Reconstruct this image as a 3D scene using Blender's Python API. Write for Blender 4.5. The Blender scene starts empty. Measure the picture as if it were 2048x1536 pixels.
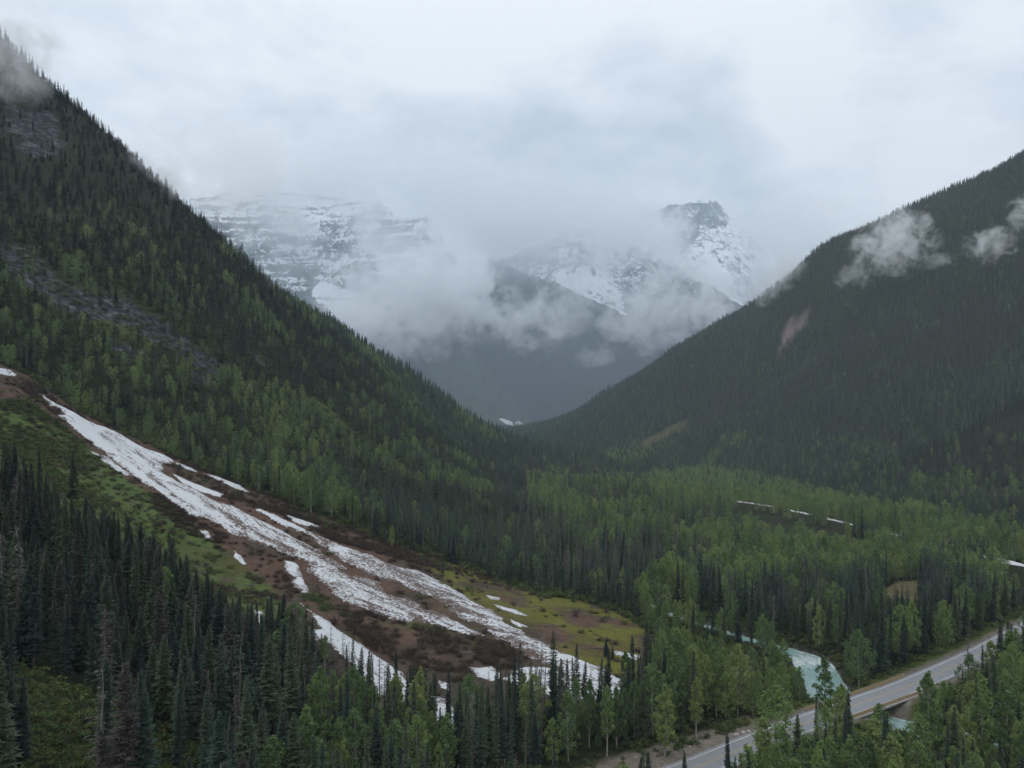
import bpy, math, random, os
import numpy as np
from mathutils import Vector, Matrix

rng = np.random.default_rng(7)
random.seed(7)
scene = bpy.context.scene
COL = scene.collection

# ---------------------------------------------------------------- camera
CAM_H, FOC, HORIZON = 90.0, 1547.0, 830.0      # metres above the road, focal length and horizon row of the 2048 px photograph
cam_data = bpy.data.cameras.new('camera')
cam_data.sensor_width = 36.0
cam_data.lens = 36.0 * FOC / 2048.0
cam_data.shift_y = (HORIZON - 768.0) / 2048.0
cam_data.clip_start, cam_data.clip_end = 1.0, 60000.0
cam = bpy.data.objects.new('camera', cam_data)
cam.location = (0, 0, CAM_H)
cam.rotation_euler = (math.radians(90), 0, 0)
COL.objects.link(cam)
scene.camera = cam

# ---------------------------------------------------------------- world: overcast sky
SUN_EL, SUN_ROT = math.radians(52), math.radians(215)
world = bpy.data.worlds.new('World')
scene.world = world
world.use_nodes = True
wn, wl = world.node_tree.nodes, world.node_tree.links
wn.clear()
def N(nodes, t, **kw):
    n = nodes.new(t)
    for k, v in kw.items():
        setattr(n, k, v)
    return n
def math_node(nodes, links, op, a, b=None, c=None, clamp=False):
    n = nodes.new('ShaderNodeMath'); n.operation = op; n.use_clamp = clamp
    for i, v in enumerate((a, b, c)):
        if v is None: continue
        if isinstance(v, (int, float)): n.inputs[i].default_value = v
        else: links.new(v, n.inputs[i])
    return n.outputs[0]
def mix_col(nodes, links, fac, a, b, blend='MIX'):
    n = nodes.new('ShaderNodeMix'); n.data_type = 'RGBA'; n.blend_type = blend
    for s, v in ((0, fac), (6, a), (7, b)):
        if isinstance(v, (int, float)): n.inputs[s].default_value = v
        elif isinstance(v, tuple): n.inputs[s].default_value = (*v, 1)
        else: links.new(v, n.inputs[s])
    return n.outputs[2]
def ramp(nodes, links, src, stops):
    n = nodes.new('ShaderNodeValToRGB')
    el = n.color_ramp.elements
    while len(el) < len(stops): el.new(0.5)
    for e, (p, c) in zip(el, stops):
        e.position = p
        e.color = (c, c, c, 1) if isinstance(c, (int, float)) else (*c, 1)
    links.new(src, n.inputs[0])
    return n.outputs[0]
def noise(nodes, links, vec, scale, detail=4, rough=0.55, dist=0.0, dims='3D'):
    n = nodes.new('ShaderNodeTexNoise'); n.noise_dimensions = dims
    n.inputs['Scale'].default_value = scale; n.inputs['Detail'].default_value = detail
    n.inputs['Roughness'].default_value = rough; n.inputs['Distortion'].default_value = dist
    if vec is not None: links.new(vec, n.inputs['Vector'])
    return n.outputs['Fac']

out = N(wn, 'ShaderNodeOutputWorld')
bg = N(wn, 'ShaderNodeBackground'); bg.inputs['Strength'].default_value = 0.1
sky = N(wn, 'ShaderNodeTexSky'); sky.sky_type = 'NISHITA'; sky.sun_disc = False
sky.sun_elevation, sky.sun_rotation = SUN_EL, SUN_ROT
tc = N(wn, 'ShaderNodeTexCoord')
sep = N(wn, 'ShaderNodeSeparateXYZ'); wl.new(tc.outputs['Generated'], sep.inputs[0])
el_pos = math_node(wn, wl, 'MAXIMUM', sep.outputs[2], 0.0)
den = math_node(wn, wl, 'ADD', el_pos, 0.30)
cx = math_node(wn, wl, 'DIVIDE', sep.outputs[0], den)
cy = math_node(wn, wl, 'DIVIDE', sep.outputs[1], den)
comb = N(wn, 'ShaderNodeCombineXYZ'); wl.new(cx, comb.inputs[0]); wl.new(cy, comb.inputs[1]); wl.new(sep.outputs[2], comb.inputs[2])
n1 = noise(wn, wl, comb.outputs[0], 1.5, 7, 0.52, 0.35)
n2 = noise(wn, wl, comb.outputs[0], 4.2, 6, 0.55, 0.2)
cl = math_node(wn, wl, 'MULTIPLY_ADD', n2, 0.35, math_node(wn, wl, 'MULTIPLY', n1, 0.75))
ccol = ramp(wn, wl, cl, [(0.40, (0.43, 0.515, 0.61)), (0.50, (0.635, 0.70, 0.775)), (0.60, (0.82, 0.862, 0.91))])
lift = math_node(wn, wl, 'MULTIPLY_ADD', el_pos, 0.60, 0.86)
vm = N(wn, 'ShaderNodeVectorMath', operation='SCALE'); wl.new(ccol, vm.inputs[0]); wl.new(math_node(wn, wl, 'MULTIPLY', lift, 10.0), vm.inputs['Scale'])
wl.new(mix_col(wn, wl, 0.94, sky.outputs[0], vm.outputs[0]), bg.inputs['Color'])
wl.new(bg.outputs[0], out.inputs['Surface'])

sun_d = bpy.data.lights.new('sun', 'SUN')
sun_d.energy, sun_d.angle, sun_d.color = 0.7, math.radians(25), (1.0, 0.97, 0.93)
sun = bpy.data.objects.new('sun', sun_d)
sd = Vector((math.sin(SUN_ROT) * math.cos(SUN_EL), math.cos(SUN_ROT) * math.cos(SUN_EL), math.sin(SUN_EL)))
sun.rotation_euler = (-sd).to_track_quat('-Z', 'Y').to_euler()
sun.location = (0, 0, 3000)
COL.objects.link(sun)

scene.view_settings.view_transform = 'Standard'
scene.view_settings.look = 'None'
scene.view_settings.exposure = 0.12
scene.view_settings.gamma = 1.0
scene.view_settings.use_curve_mapping = False
cy_ = scene.cycles
cy_.max_bounces, cy_.diffuse_bounces, cy_.glossy_bounces = 12, 2, 1
cy_.transmission_bounces, cy_.transparent_max_bounces, cy_.volume_bounces = 2, 8, 10
cy_.use_denoising = True
cy_.volume_step_rate = 1.0
cy_.volume_max_steps = 96
cy_.sample_clamp_indirect = 4.0

# ---------------------------------------------------------------- small helpers
def tag(o, label=None, cat=None, group=None, kind=None):
    for k, v in (('label', label), ('category', cat), ('group', group), ('kind', kind)):
        if v: o[k] = v
    return o
def link(o, parent=None):
    COL.objects.link(o)
    if parent is not None: o.parent = parent
    return o
def mesh_np(name, verts, faces, mat=None, smooth=False):
    """faces: list/array of equal-length faces, or list of such arrays"""
    me = bpy.data.meshes.new(name)
    verts = np.asarray(verts, dtype=np.float32).reshape(-1, 3)
    if not isinstance(faces, list) or (len(faces) and not isinstance(faces[0], np.ndarray)):
        faces = [np.asarray(faces)]
    faces = [np.asarray(f, dtype=np.int32) for f in faces if len(f)]
    me.vertices.add(len(verts)); me.vertices.foreach_set('co', verts.ravel())
    tot = sum(f.size for f in faces); npoly = sum(len(f) for f in faces)
    me.loops.add(tot); me.polygons.add(npoly)
    me.loops.foreach_set('vertex_index', np.concatenate([f.ravel() for f in faces]))
    lens = np.concatenate([np.full(len(f), f.shape[1], np.int32) for f in faces])
    me.polygons.foreach_set('loop_start', np.concatenate([[0], np.cumsum(lens)[:-1]]).astype(np.int32))
    me.polygons.foreach_set('loop_total', lens)
    if smooth: me.polygons.foreach_set('use_smooth', np.ones(npoly, bool))
    me.update(calc_edges=True); me.validate()
    if mat: me.materials.append(mat)
    return me
def obj(name, me, parent=None):
    return link(bpy.data.objects.new(name, me), parent)
class MB:
    """collects boxes, tubes and quads into one mesh"""
    def __init__(s): s.v, s.q, s.t, s.n = [], [], [], 0
    def add(s, v, q=None, t=None):
        v = np.asarray(v, float).reshape(-1, 3)
        s.v.append(v)
        if q is not None and len(q): s.q.append(np.asarray(q, int).reshape(-1, 4) + s.n)
        if t is not None and len(t): s.t.append(np.asarray(t, int).reshape(-1, 3) + s.n)
        s.n += len(v)
    def box(s, c, size, rz=0.0, axis=None):
        h = np.array(size) / 2
        p = np.array([[x, y, z] for z in (-1, 1) for y in (-1, 1) for x in (-1, 1)]) * h
        if axis is not None: p = p @ np.array(axis)
        elif rz:
            c_, s_ = math.cos(rz), math.sin(rz)
            p = p @ np.array([[c_, s_, 0], [-s_, c_, 0], [0, 0, 1]])
        s.add(p + np.array(c), [(0, 2, 3, 1), (4, 5, 7, 6), (0, 1, 5, 4), (2, 6, 7, 3), (0, 4, 6, 2), (1, 3, 7, 5)])
    def tube(s, pts, rad, n=6, cap=True):
        pts = np.asarray(pts, float); m = len(pts)
        rad = np.broadcast_to(np.asarray(rad, float), (m,))
        vs = []
        for i in range(m):
            d = pts[min(i + 1, m - 1)] - pts[max(i - 1, 0)]
            d = d / (np.linalg.norm(d) + 1e-9)
            a = np.cross(d, [0, 0, 1.0]) if abs(d[2]) < 0.95 else np.cross(d, [1.0, 0, 0])
            a /= np.linalg.norm(a); b = np.cross(d, a)
            th = np.arange(n) * 2 * math.pi / n
            vs.append(pts[i] + rad[i] * (np.cos(th)[:, None] * a + np.sin(th)[:, None] * b))
        q = [(i * n + k, i * n + (k + 1) % n, (i + 1) * n + (k + 1) % n, (i + 1) * n + k) for i in range(m - 1) for k in range(n)]
        vs = np.concatenate(vs)
        t = []
        if cap:
            vs = np.concatenate([vs, pts[-1:]]); e = len(vs) - 1
            t = [((m - 1) * n + k, (m - 1) * n + (k + 1) % n, e) for k in range(n)]
        s.add(vs, q, t)
    def mesh(s, name, mat=None, smooth=False):
        f = []
        if s.q: f.append(np.concatenate(s.q))
        if s.t: f.append(np.concatenate(s.t))
        return mesh_np(name, np.concatenate(s.v), f, mat, smooth)
    def build(s, name, mat, parent=None, smooth=False):
        return obj(name, s.mesh(name, mat, smooth), parent)

def smooth01(a, b, x):
    t = np.clip((x - a) / (b - a), 0, 1)
    return t * t * (3 - 2 * t)
def _hash(ix, iy, seed):
    h = (ix.astype(np.int64) * 374761393 + iy.astype(np.int64) * 668265263 + seed * 974634777) & 0x7fffffff
    h = ((h ^ (h >> 13)) * 1274126177) & 0x7fffffff
    return ((h ^ (h >> 16)) & 0xffff) / 65535.0
def vnoise(x, y, seed=0):
    x = np.asarray(x, float); y = np.asarray(y, float)
    ix, iy = np.floor(x), np.floor(y); fx, fy = x - ix, y - iy
    fx = fx * fx * fx * (fx * (fx * 6 - 15) + 10); fy = fy * fy * fy * (fy * (fy * 6 - 15) + 10)
    a, b = _hash(ix, iy, seed), _hash(ix + 1, iy, seed)
    c, d = _hash(ix, iy + 1, seed), _hash(ix + 1, iy + 1, seed)
    return (a + (b - a) * fx) * (1 - fy) + (c + (d - c) * fx) * fy
def fbm(x, y, scale, octv=4, seed=0, gain=0.5):
    s, a, tot = 0.0, 1.0, 0.0
    for o in range(octv):
        f = 2.0 ** o / scale
        s = s + a * (vnoise(np.asarray(x) * f + 17.3 * o, np.asarray(y) * f - 9.1 * o, seed + o) - 0.5)
        tot += a; a *= gain
    return s / tot * 2
def inpoly(px, py, poly):
    px = np.asarray(px, float); py = np.asarray(py, float)
    r = np.zeros(px.shape, bool); n = len(poly)
    for i in range(n):
        x0, y0 = poly[i]; x1, y1 = poly[(i + 1) % n]
        c = ((y0 > py) != (y1 > py))
        if y0 != y1: r ^= c & (px < (x1 - x0) * (py - y0) / (y1 - y0) + x0)
    return r
def polydist(x, y, line, closed=False):
    d = np.full(np.shape(x), 1e9); m = len(line)
    for i in range(m if closed else m - 1):
        a, b = np.array(line[i], float), np.array(line[(i + 1) % m], float)
        e = b - a; L = (e @ e) + 1e-9
        t = np.clip(((x - a[0]) * e[0] + (y - a[1]) * e[1]) / L, 0, 1)
        d = np.minimum(d, np.hypot(x - a[0] - t * e[0], y - a[1] - t * e[1]))
    return d
def P(px, py, Y):
    """a point of the photograph at distance Y, in metres"""
    return ((px - 1024.0) * Y / FOC, Y, CAM_H + (HORIZON - py) * Y / FOC)
def proj(x, y, z):
    y = np.maximum(y, 1.0)
    return 1024 + FOC * x / y, HORIZON - FOC * (z - CAM_H) / y

# ---------------------------------------------------------------- the shape of the land
class RBF:
    def __init__(s, pts, c, sc):
        p = np.array(pts, float); s.sc, s.c = sc, c / sc
        s.p = p[:, :2] / sc; n = len(p)
        A = np.zeros((n + 3, n + 3))
        r2 = ((s.p[:, None] - s.p[None]) ** 2).sum(-1)
        A[:n, :n] = -np.sqrt(r2 + s.c ** 2) + np.eye(n) * -0.002
        A[:n, n] = 1; A[:n, n + 1:] = s.p; A[n, :n] = 1; A[n + 1:, :n] = s.p.T
        s.w = np.linalg.solve(A, np.concatenate([p[:, 2], [0, 0, 0]]))
    def __call__(s, x, y):
        sh = np.shape(x); x = np.ravel(x) / s.sc; y = np.ravel(y) / s.sc; n = len(s.p)
        r = s.w[n] + s.w[n + 1] * x + s.w[n + 2] * y
        for (a, b), w in zip(s.p, s.w[:n]):
            r = r - w * np.sqrt((x - a) ** 2 + (y - b) ** 2 + s.c ** 2)
        return r.reshape(sh)
class Grid:
    def __init__(s, f, x0, x1, nx, y0, y1, ny):
        s.x0, s.y0, s.dx, s.dy, s.nx, s.ny = x0, y0, (x1 - x0) / (nx - 1), (y1 - y0) / (ny - 1), nx, ny
        X, Y = np.meshgrid(np.linspace(x0, x1, nx), np.linspace(y0, y1, ny))
        s.z = f(X, Y)
    def __call__(s, x, y):
        u = np.clip((np.asarray(x, float) - s.x0) / s.dx, 0, s.nx - 1.001); v = np.clip((np.asarray(y, float) - s.y0) / s.dy, 0, s.ny - 1.001)
        i, j = u.astype(int), v.astype(int); fu, fv = u - i, v - j
        z = s.z
        return (z[j, i] * (1 - fu) + z[j, i + 1] * fu) * (1 - fv) + (z[j + 1, i] * (1 - fu) + z[j + 1, i + 1] * fu) * fv

ctrl = [P(*a) for a in [
    # foreground hillside and the stand at its foot
    (0, 1536, 128), (120, 1395, 160), (0, 1250, 190), (300, 1450, 165), (500, 1500, 175), (300, 1300, 205), (740, 1405, 232), (930, 1440, 222),
    (1000, 1536, 192), (1300, 1536, 197), (150, 1150, 225), (450, 1290, 228),
    # avalanche fan
    (1270, 1380, 250), (1310, 1300, 292), (1200, 1232, 342), (1050, 1165, 408), (900, 1110, 425), (700, 1022, 432), (500, 962, 432), (350, 915, 430),
    (200, 850, 430), (0, 745, 430), (100, 800, 420), (180, 950, 350), (300, 1080, 310), (430, 1180, 280), (600, 1262, 256), (400, 1000, 372),
    (600, 1100, 350), (800, 1180, 330), (1000, 1260, 300), (1150, 1340, 264), (800, 1290, 275),
    (0, 800, 372), (0, 900, 312), (0, 1000, 262), (130, 1000, 287), (0, 1100, 226),
    # left mountain
    (0, 600, 560), (0, 450, 660), (0, 300, 760), (0, 165, 840), (0, 80, 900), (200, 700, 560), (200, 500, 680), (200, 275, 860),
    (400, 800, 560), (400, 600, 760), (400, 452, 930), (600, 850, 620), (600, 700, 850), (600, 610, 1050), (800, 950, 640), (800, 820, 950),
    (800, 740, 1250), (1000, 1075, 560), (1000, 985, 850), (960, 930, 1150), (960, 868, 1500), (1040, 905, 1750), (100, 195, 870), (300, 370, 900), (500, 540, 990), (700, 676, 1150), (880, 800, 1350),
    # behind its crest
    (0, 300, 1250), (200, 480, 1180), (400, 640, 1300), (600, 760, 1450), (800, 830, 1700), (960, 890, 2000),
    # right mountain
    (2048, 1000, 800), (2048, 900, 950), (2048, 700, 1250), (2048, 500, 1530), (2048, 312, 1800), (1800, 950, 1050), (1800, 800, 1350), (1800, 600, 1700),
    (1800, 450, 1950), (1550, 900, 1500), (1550, 750, 1900), (1550, 592, 2200), (1300, 900, 1750), (1300, 820, 2100), (1300, 738, 2450),
    (1120, 875, 2600), (1120, 842, 2900), (1920, 390, 1880), (1700, 478, 2030), (1620, 525, 2130), (1420, 662, 2320), (1200, 796, 2680),
    (2048, 420, 2500), (1800, 540, 2700), (1550, 660, 3000), (1300, 775, 3300), (1120, 856, 3800)]]
ctrl += [(0, 60, 22), (0, -40, 40), (-150, 60, 58), (-250, 150, 88), (150, 50, 6), (-300, 0, 130), (300, 100, 10), (-420, 330, 190), (-700, 500, 520), (-900, 800, 800), (-1000, 1300, 560),
         (150, 350, -1.5), (250, 420, 0), (200, 700, 3), (110, 900, 5), (300, 600, 2), (420, 520, 2), (120, 1500, 10), (60, 2200, 16), (20, 3000, 22), (0, 4000, 30), (0, 4600, 60),
         (150, 250, -1.5), (200, 260, -1), (120, 200, -2), (200, 160, 0), (90, 300, -1.5), (60, 260, 0), (70, 400, 0), (60, 520, 1), (50, 700, 2.5), (350, 300, 0), (230, 320, -1), (420, 700, 4),
         (1100, 1000, 330), (1450, 1500, 720), (700, 600, 60), (1000, 600, 200), (1700, 2200, 800), (-600, 2600, 120), (900, 3300, 500), (-900, 4300, 300)]
rbf = RBF(ctrl, 45.0, 100.0)
base = Grid(rbf, -950, 1750, 541, -120, 4700, 965)

ROAD = np.array([(-10, 160), (18, 178), (47, 197.5), (65, 211), (86, 226), (115, 245.5), (132, 257), (171, 287), (209, 319), (260, 362), (330, 420)], float)
RIVER = np.array([(66, 384), (70, 368), (86, 341), (99, 322), (110, 308), (114.5, 298), (112, 283), (108.5, 266), (106, 254), (110, 243), (119, 234), (132, 224), (150, 212), (185, 192), (230, 160)], float)
def resample(line, step):
    """smooth (Catmull-Rom) polyline with even steps"""
    p = np.concatenate([[2 * line[0] - line[1]], line, [2 * line[-1] - line[-2]]])
    o = []
    for i in range(1, len(p) - 2):
        t = np.linspace(0, 1, 12, endpoint=False)[:, None]
        o.append(0.5 * (2 * p[i] + (p[i + 1] - p[i - 1]) * t + (2 * p[i - 1] - 5 * p[i] + 4 * p[i + 1] - p[i + 2]) * t ** 2 + (-p[i - 1] + 3 * p[i] - 3 * p[i + 1] + p[i + 2]) * t ** 3))
    o = np.concatenate(o + [line[-1:]])
    s = np.concatenate([[0], np.cumsum(np.linalg.norm(np.diff(o, axis=0), axis=1))])
    q = np.arange(0, s[-1], step)
    return np.stack([np.interp(q, s, o[:, k]) for k in range(o.shape[1])], 1)
ROAD_S, RIVER_S = resample(ROAD, 2.0), resample(RIVER, 2.0)
ROAD_C, RIVER_C = resample(ROAD, 8.0), resample(RIVER, 7.0)
TRACK = np.array([(190, 790), (216, 752), (245, 655), (262, 580), (283, 505), (292, 440), (330, 395)], float)
RIVER_W = lambda y: 3.3 + 2.7 * smooth01(330, 290, y)
WATER_Z = lambda y: -4.6 + np.maximum(0, y - 300) * 0.011
BRIDGE_X = (92.0, 139.0)

def gz(x, y):
    """ground height of the near land"""
    x = np.asarray(x, float); y = np.asarray(y, float)
    z = base(x, y)
    amp = 0.5 + 11.0 * smooth01(45, 260, z) * smooth01(430, 620, y)
    z = z + smooth01(60, 260, z) * smooth01(900, 1300, y) * 44 * (np.abs(fbm(x + 0.25 * y, y * 0.45, 230, 3, 13)) - 0.25)
    z = z + amp * fbm(x, y, 90, 4, 3) + 0.35 * fbm(x, y, 9, 3, 11) * smooth01(1200, 600, y)
    near = (y < 760) & (x > -20) & (x < 420)
    if near.any():
        xn, yn, zn = x[near], y[near], z[near]
        dr = polydist(xn, yn, ROAD_C); zn = zn + (-0.12 - zn) * smooth01(16, 8.0, dr)
        dv = polydist(xn, yn, RIVER_C); w = RIVER_W(yn)
        bed = WATER_Z(yn) - 1.1
        k = smooth01(w + 7.5, w - 2.0, dv)
        zn = zn + (np.minimum(bed, zn) - zn) * k
        dt = polydist(xn, yn, TRACK); zn = zn + 4.5 * smooth01(13, 3, dt)
        z = z.copy(); z[near] = zn
    return z
def hit(px, py, f=gz, y0=110.0, y1=4600.0, n=420):
    """where the sight lines of photograph points meet the ground"""
    px = np.atleast_1d(np.asarray(px, float)); py = np.atleast_1d(np.asarray(py, float))
    Ys = np.geomspace(y0, y1, n); best = np.full(len(px), np.nan)
    kx, kz = (px - 1024) / FOC, (HORIZON - py) / FOC
    prev = None
    for Y in Ys:
        d = CAM_H + kz * Y - f(kx * Y, np.full(len(px), Y))
        if prev is not None:
            m = np.isnan(best) & (d < 0) & (pd >= 0)
            best[m] = prev + (Y - prev) * pd[m] / (pd[m] - d[m] + 1e-9)
        prev, pd = Y, d
    best = np.where(np.isnan(best), y1, best)
    return kx * best, best

# far range
far_ctrl = [P(*a) for a in [
    (1050, 852, 4000), (850, 770, 4000), (950, 810, 3950), (700, 720, 4100), (800, 700, 4250), (1000, 710, 4400), (900, 610, 4650), (1150, 800, 4150), (1250, 790, 4200), (1350, 790, 4150), (1100, 690, 4450), (1250, 710, 4400),
    (980, 515, 4850), (1040, 545, 4780), (1100, 572, 4700), (1160, 596, 4650), (1220, 622, 4600), (1330, 665, 4500), (1450, 765, 4300), (850, 440, 5300), (780, 418, 5500), (720, 405, 5600), (600, 395, 5700), (500, 392, 5700), (600, 500, 5300), (500, 550, 5000), (650, 620, 4800),
    (750, 660, 4500), (400, 480, 5200), (450, 600, 4700), (750, 520, 5200), (850, 560, 4950), (300, 380, 5600),
    (1130, 455, 6600), (1190, 432, 6500), (1240, 470, 6400), (1300, 512, 6300), (1350, 540, 6250), (1400, 562, 6200), (1500, 618, 6100), (1560, 650, 6050), (1230, 520, 6150), (1150, 570, 5700), (1220, 610, 5500), (1280, 590, 5800), (1350, 630, 5600), (1450, 680, 5600), (1420, 620, 5900),
    (1310, 425, 8500), (1345, 408, 8500), (1375, 405, 8500), (1432, 410, 8400), (1445, 440, 8300), (1500, 482, 8100), (1560, 560, 7900), (1400, 500, 7700), (1450, 560, 7250), (1500, 600, 7000), (1360, 470, 7900), (1650, 640, 7700),
    (1310, 490, 9500), (1430, 490, 9500), (720, 480, 6600), (500, 470, 6700)]]
far_ctrl += [(200, 5250, 560), (900, 5050, 480), (-300, 5700, 800), (1500, 6800, 950), (900, 7200, 1000), (2400, 6500, 900), (2200, 5200, 500), (3000, 8000, 1300), (0, 3500, 25), (500, 3700, 60), (-700, 3600, 150), (1200, 3900, 250), (-2500, 4300, 900), (-2800, 6000, 1700), (0, 8000, 1500), (-1200, 7500, 1000)]
frbf = RBF(far_ctrl, 110.0, 1000.0)
fbase = Grid(frbf, -3000, 3300, 211, 3450, 9600, 206)
def fz(x, y):
    z = fbase(x, y)
    up = smooth01(60, 500, z)
    r = 1 - np.abs(fbm(x, y, 620, 5, 31)) * 2.2
    return z + up * (55 * (r - 0.62) + 16 * fbm(x, y, 90, 4, 41) + 7 * fbm(x, y, 30, 2, 47))

# ---------------------------------------------------------------- what covers the ground (polygons in photograph points, met with the ground)
FAN = [(-60, 700), (0, 728), (60, 752), (160, 825), (220, 852), (330, 905), (420, 945), (520, 985), (640, 1028), (760, 1080), (880, 1118), (980, 1155), (1080, 1190), (1160, 1200), (1240, 1228), (1300, 1262),
       (1320, 1300), (1290, 1325), (1300, 1345), (1285, 1390), (1230, 1425), (1150, 1418), (1080, 1405), (1010, 1400), (960, 1440), (900, 1475), (800, 1430), (730, 1400), (690, 1350), (600, 1290), (560, 1235),
       (480, 1215), (430, 1180), (380, 1135), (280, 1085), (200, 1010), (120, 990), (60, 900), (-60, 870)]
GREEN = [(-60, 800), (60, 800), (150, 872), (200, 915), (280, 975), (380, 1045), (435, 1088), (500, 1138), (560, 1192), (565, 1240), (470, 1225), (400, 1180), (330, 1130), (270, 1100), (200, 1050), (150, 1010), (80, 1000), (30, 930), (-60, 960)]
ROCKS = [[(10, 480), (90, 520), (120, 560), (210, 610), (230, 640), (150, 640), (60, 580), (0, 540)], [(190, 575), (250, 595), (330, 640), (400, 700), (450, 735), (440, 755), (380, 730), (300, 680), (220, 640)],
         [(215, 680), (290, 700), (300, 725), (230, 705)], [(20, 200), (110, 230), (140, 300), (60, 320), (10, 260)], [(500, 700), (545, 735), (540, 745), (495, 712)], [(380, 740), (440, 745), (430, 775), (370, 765)]]
MEADOW = [[(600, 785), (640, 800), (710, 860), (790, 915), (840, 955), (825, 960), (770, 920), (690, 862), (620, 815)], [(110, 580), (220, 620), (330, 690), (300, 700), (180, 640)], [(940, 975), (990, 1010), (1000, 1025), (950, 1000)]]
GLADE = [[(1762, 1185), (1790, 1165), (1838, 1160), (1838, 1215), (1770, 1222)], [(1270, 890), (1370, 838), (1380, 850), (1300, 895)], [(20, 1330), (80, 1345), (140, 1370), (200, 1400), (235, 1425), (190, 1450), (90, 1400), (30, 1370)], [(300, 1465), (350, 1460), (345, 1510), (310, 1530)]]
SLIDE = [(1565, 690), (1562, 655), (1575, 640), (1615, 625), (1625, 640), (1605, 662), (1585, 680)]

# ---------------------------------------------------------------- materials
def material(name, build, rough=0.9, spec=0.1):
    m = bpy.data.materials.new(name); m.use_nodes = True
    n, l = m.node_tree.nodes, m.node_tree.links
    b = n['Principled BSDF']; b.inputs['Roughness'].default_value = rough
    b.inputs['Specular IOR Level'].default_value = spec
    c = build(n, l, b)
    if c is not None:
        if isinstance(c, tuple): b.inputs['Base Color'].default_value = (*c, 1)
        else: l.new(c, b.inputs['Base Color'])
    return m
def pos(n): return n.new('ShaderNodeNewGeometry').outputs['Position']
def mapped(n, l, vec, scale=(1, 1, 1), rot=(0, 0, 0)):
    m = n.new('ShaderNodeMapping'); m.inputs['Scale'].default_value = scale; m.inputs['Rotation'].default_value = rot
    l.new(vec, m.inputs['Vector']); return m.outputs[0]
def scale_col(n, l, col, f):
    v = n.new('ShaderNodeVectorMath'); v.operation = 'SCALE'
    if isinstance(col, tuple): v.inputs[0].default_value = col
    else: l.new(col, v.inputs[0])
    if isinstance(f, (int, float)): v.inputs['Scale'].default_value = f
    else: l.new(f, v.inputs['Scale'])
    return v.outputs[0]
def bump(n, l, b, h, strength=0.5, dist=0.3):
    k = n.new('ShaderNodeBump'); k.inputs['Strength'].default_value = strength; k.inputs['Distance'].default_value = dist
    l.new(h, k.inputs['Height']); l.new(k.outputs[0], b.inputs['Normal'])
def attr(n, name, kind='Color'):
    a = n.new('ShaderNodeAttribute'); a.attribute_name = name; return a.outputs[kind]

def b_ground(n, l, b):
    p = pos(n)
    f = noise(n, l, p, 0.5, 6, 0.65); g = noise(n, l, p, 0.06, 4, 0.6); h = noise(n, l, p, 2.2, 3, 0.6)
    k = math_node(n, l, 'MULTIPLY_ADD', f, 1.3, math_node(n, l, 'MULTIPLY_ADD', g, 0.8, -0.15))
    c = scale_col(n, l, attr(n, 'ground'), k)
    # fallen litter and bare twigs among the grass
    lit = ramp(n, l, h, [(0.52, 0.0), (0.66, 0.55)])
    c = mix_col(n, l, lit, c, mix_col(n, l, g, (0.045, 0.028, 0.02), (0.10, 0.07, 0.045)))
    # bedded rock where the slope is bare
    st = noise(n, l, mapped(n, l, p, (0.07, 0.30, 0.30), (0.3, 0.5, 0.5)), 1.0, 7, 0.68)
    rc = ramp(n, l, st, [(0.36, (0.02, 0.021, 0.024)), (0.52, (0.05, 0.052, 0.057)), (0.60, (0.12, 0.12, 0.126)), (0.72, (0.24, 0.24, 0.24))])
    rk = math_node(n, l, 'ADD', attr(n, 'rock', 'Fac'), math_node(n, l, 'MULTIPLY_ADD', g, 1.0, -0.5))
    c = mix_col(n, l, ramp(n, l, rk, [(0.45, 0.0), (0.6, 1.0)]), c, rc)
    bump(n, l, b, math_node(n, l, 'ADD', f, h), 0.7, 0.7)
    return c
M_GROUND = material('ground', b_ground, 0.95, 0.05)

def b_far(n, l, b):
    p = pos(n)
    f = noise(n, l, p, 0.012, 6, 0.68); g = noise(n, l, p, 0.05, 5, 0.6)
    c = mix_col(n, l, f, (0.016, 0.022, 0.020), (0.05, 0.06, 0.055))
    gr = attr(n, 'green', 'Fac')
    c = mix_col(n, l, math_node(n, l, 'MULTIPLY', gr, ramp(n, l, g, [(0.35, 0.1), (0.6, 1.0)])), c, (0.075, 0.095, 0.05))
    rk = math_node(n, l, 'MULTIPLY_ADD', f, 1.2, math_node(n, l, 'ADD', attr(n, 'rock', 'Fac'), -0.75))
    rc = ramp(n, l, g, [(0.35, (0.05, 0.052, 0.058)), (0.65, (0.16, 0.16, 0.165))])
    c = mix_col(n, l, ramp(n, l, rk, [(0.3, 0.0), (0.45, 1.0)]), c, rc)
    # snow lies in patches and streaks
    s1 = noise(n, l, mapped(n, l, p, (0.015, 0.015, 0.005)), 1.0, 9, 0.74, 0.8)
    s2 = noise(n, l, p, 0.045, 4, 0.7)
    s3 = noise(n, l, mapped(n, l, p, (0.0032, 0.0032, 0.020)), 1.0, 5, 0.6, 0.5)
    s1 = math_node(n, l, 'ADD', math_node(n, l, 'MULTIPLY', s1, 0.92), math_node(n, l, 'MULTIPLY', math_node(n, l, 'SUBTRACT', s3, 0.42), attr(n, 'ledge', 'Fac')))
    s = math_node(n, l, 'ADD', attr(n, 'snow', 'Fac'), math_node(n, l, 'ADD', math_node(n, l, 'MULTIPLY_ADD', s1, 1.9, -0.95), math_node(n, l, 'MULTIPLY_ADD', s2, 0.7, -0.35)))
    c = mix_col(n, l, ramp(n, l, s, [(0.5, 0.0), (0.56, 1.0)]), c, (0.82, 0.85, 0.88))
    bump(n, l, b, g, 0.6, 8.0)
    return c
M_FAR = material('far_slope', b_far, 0.95, 0.05)

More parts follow.
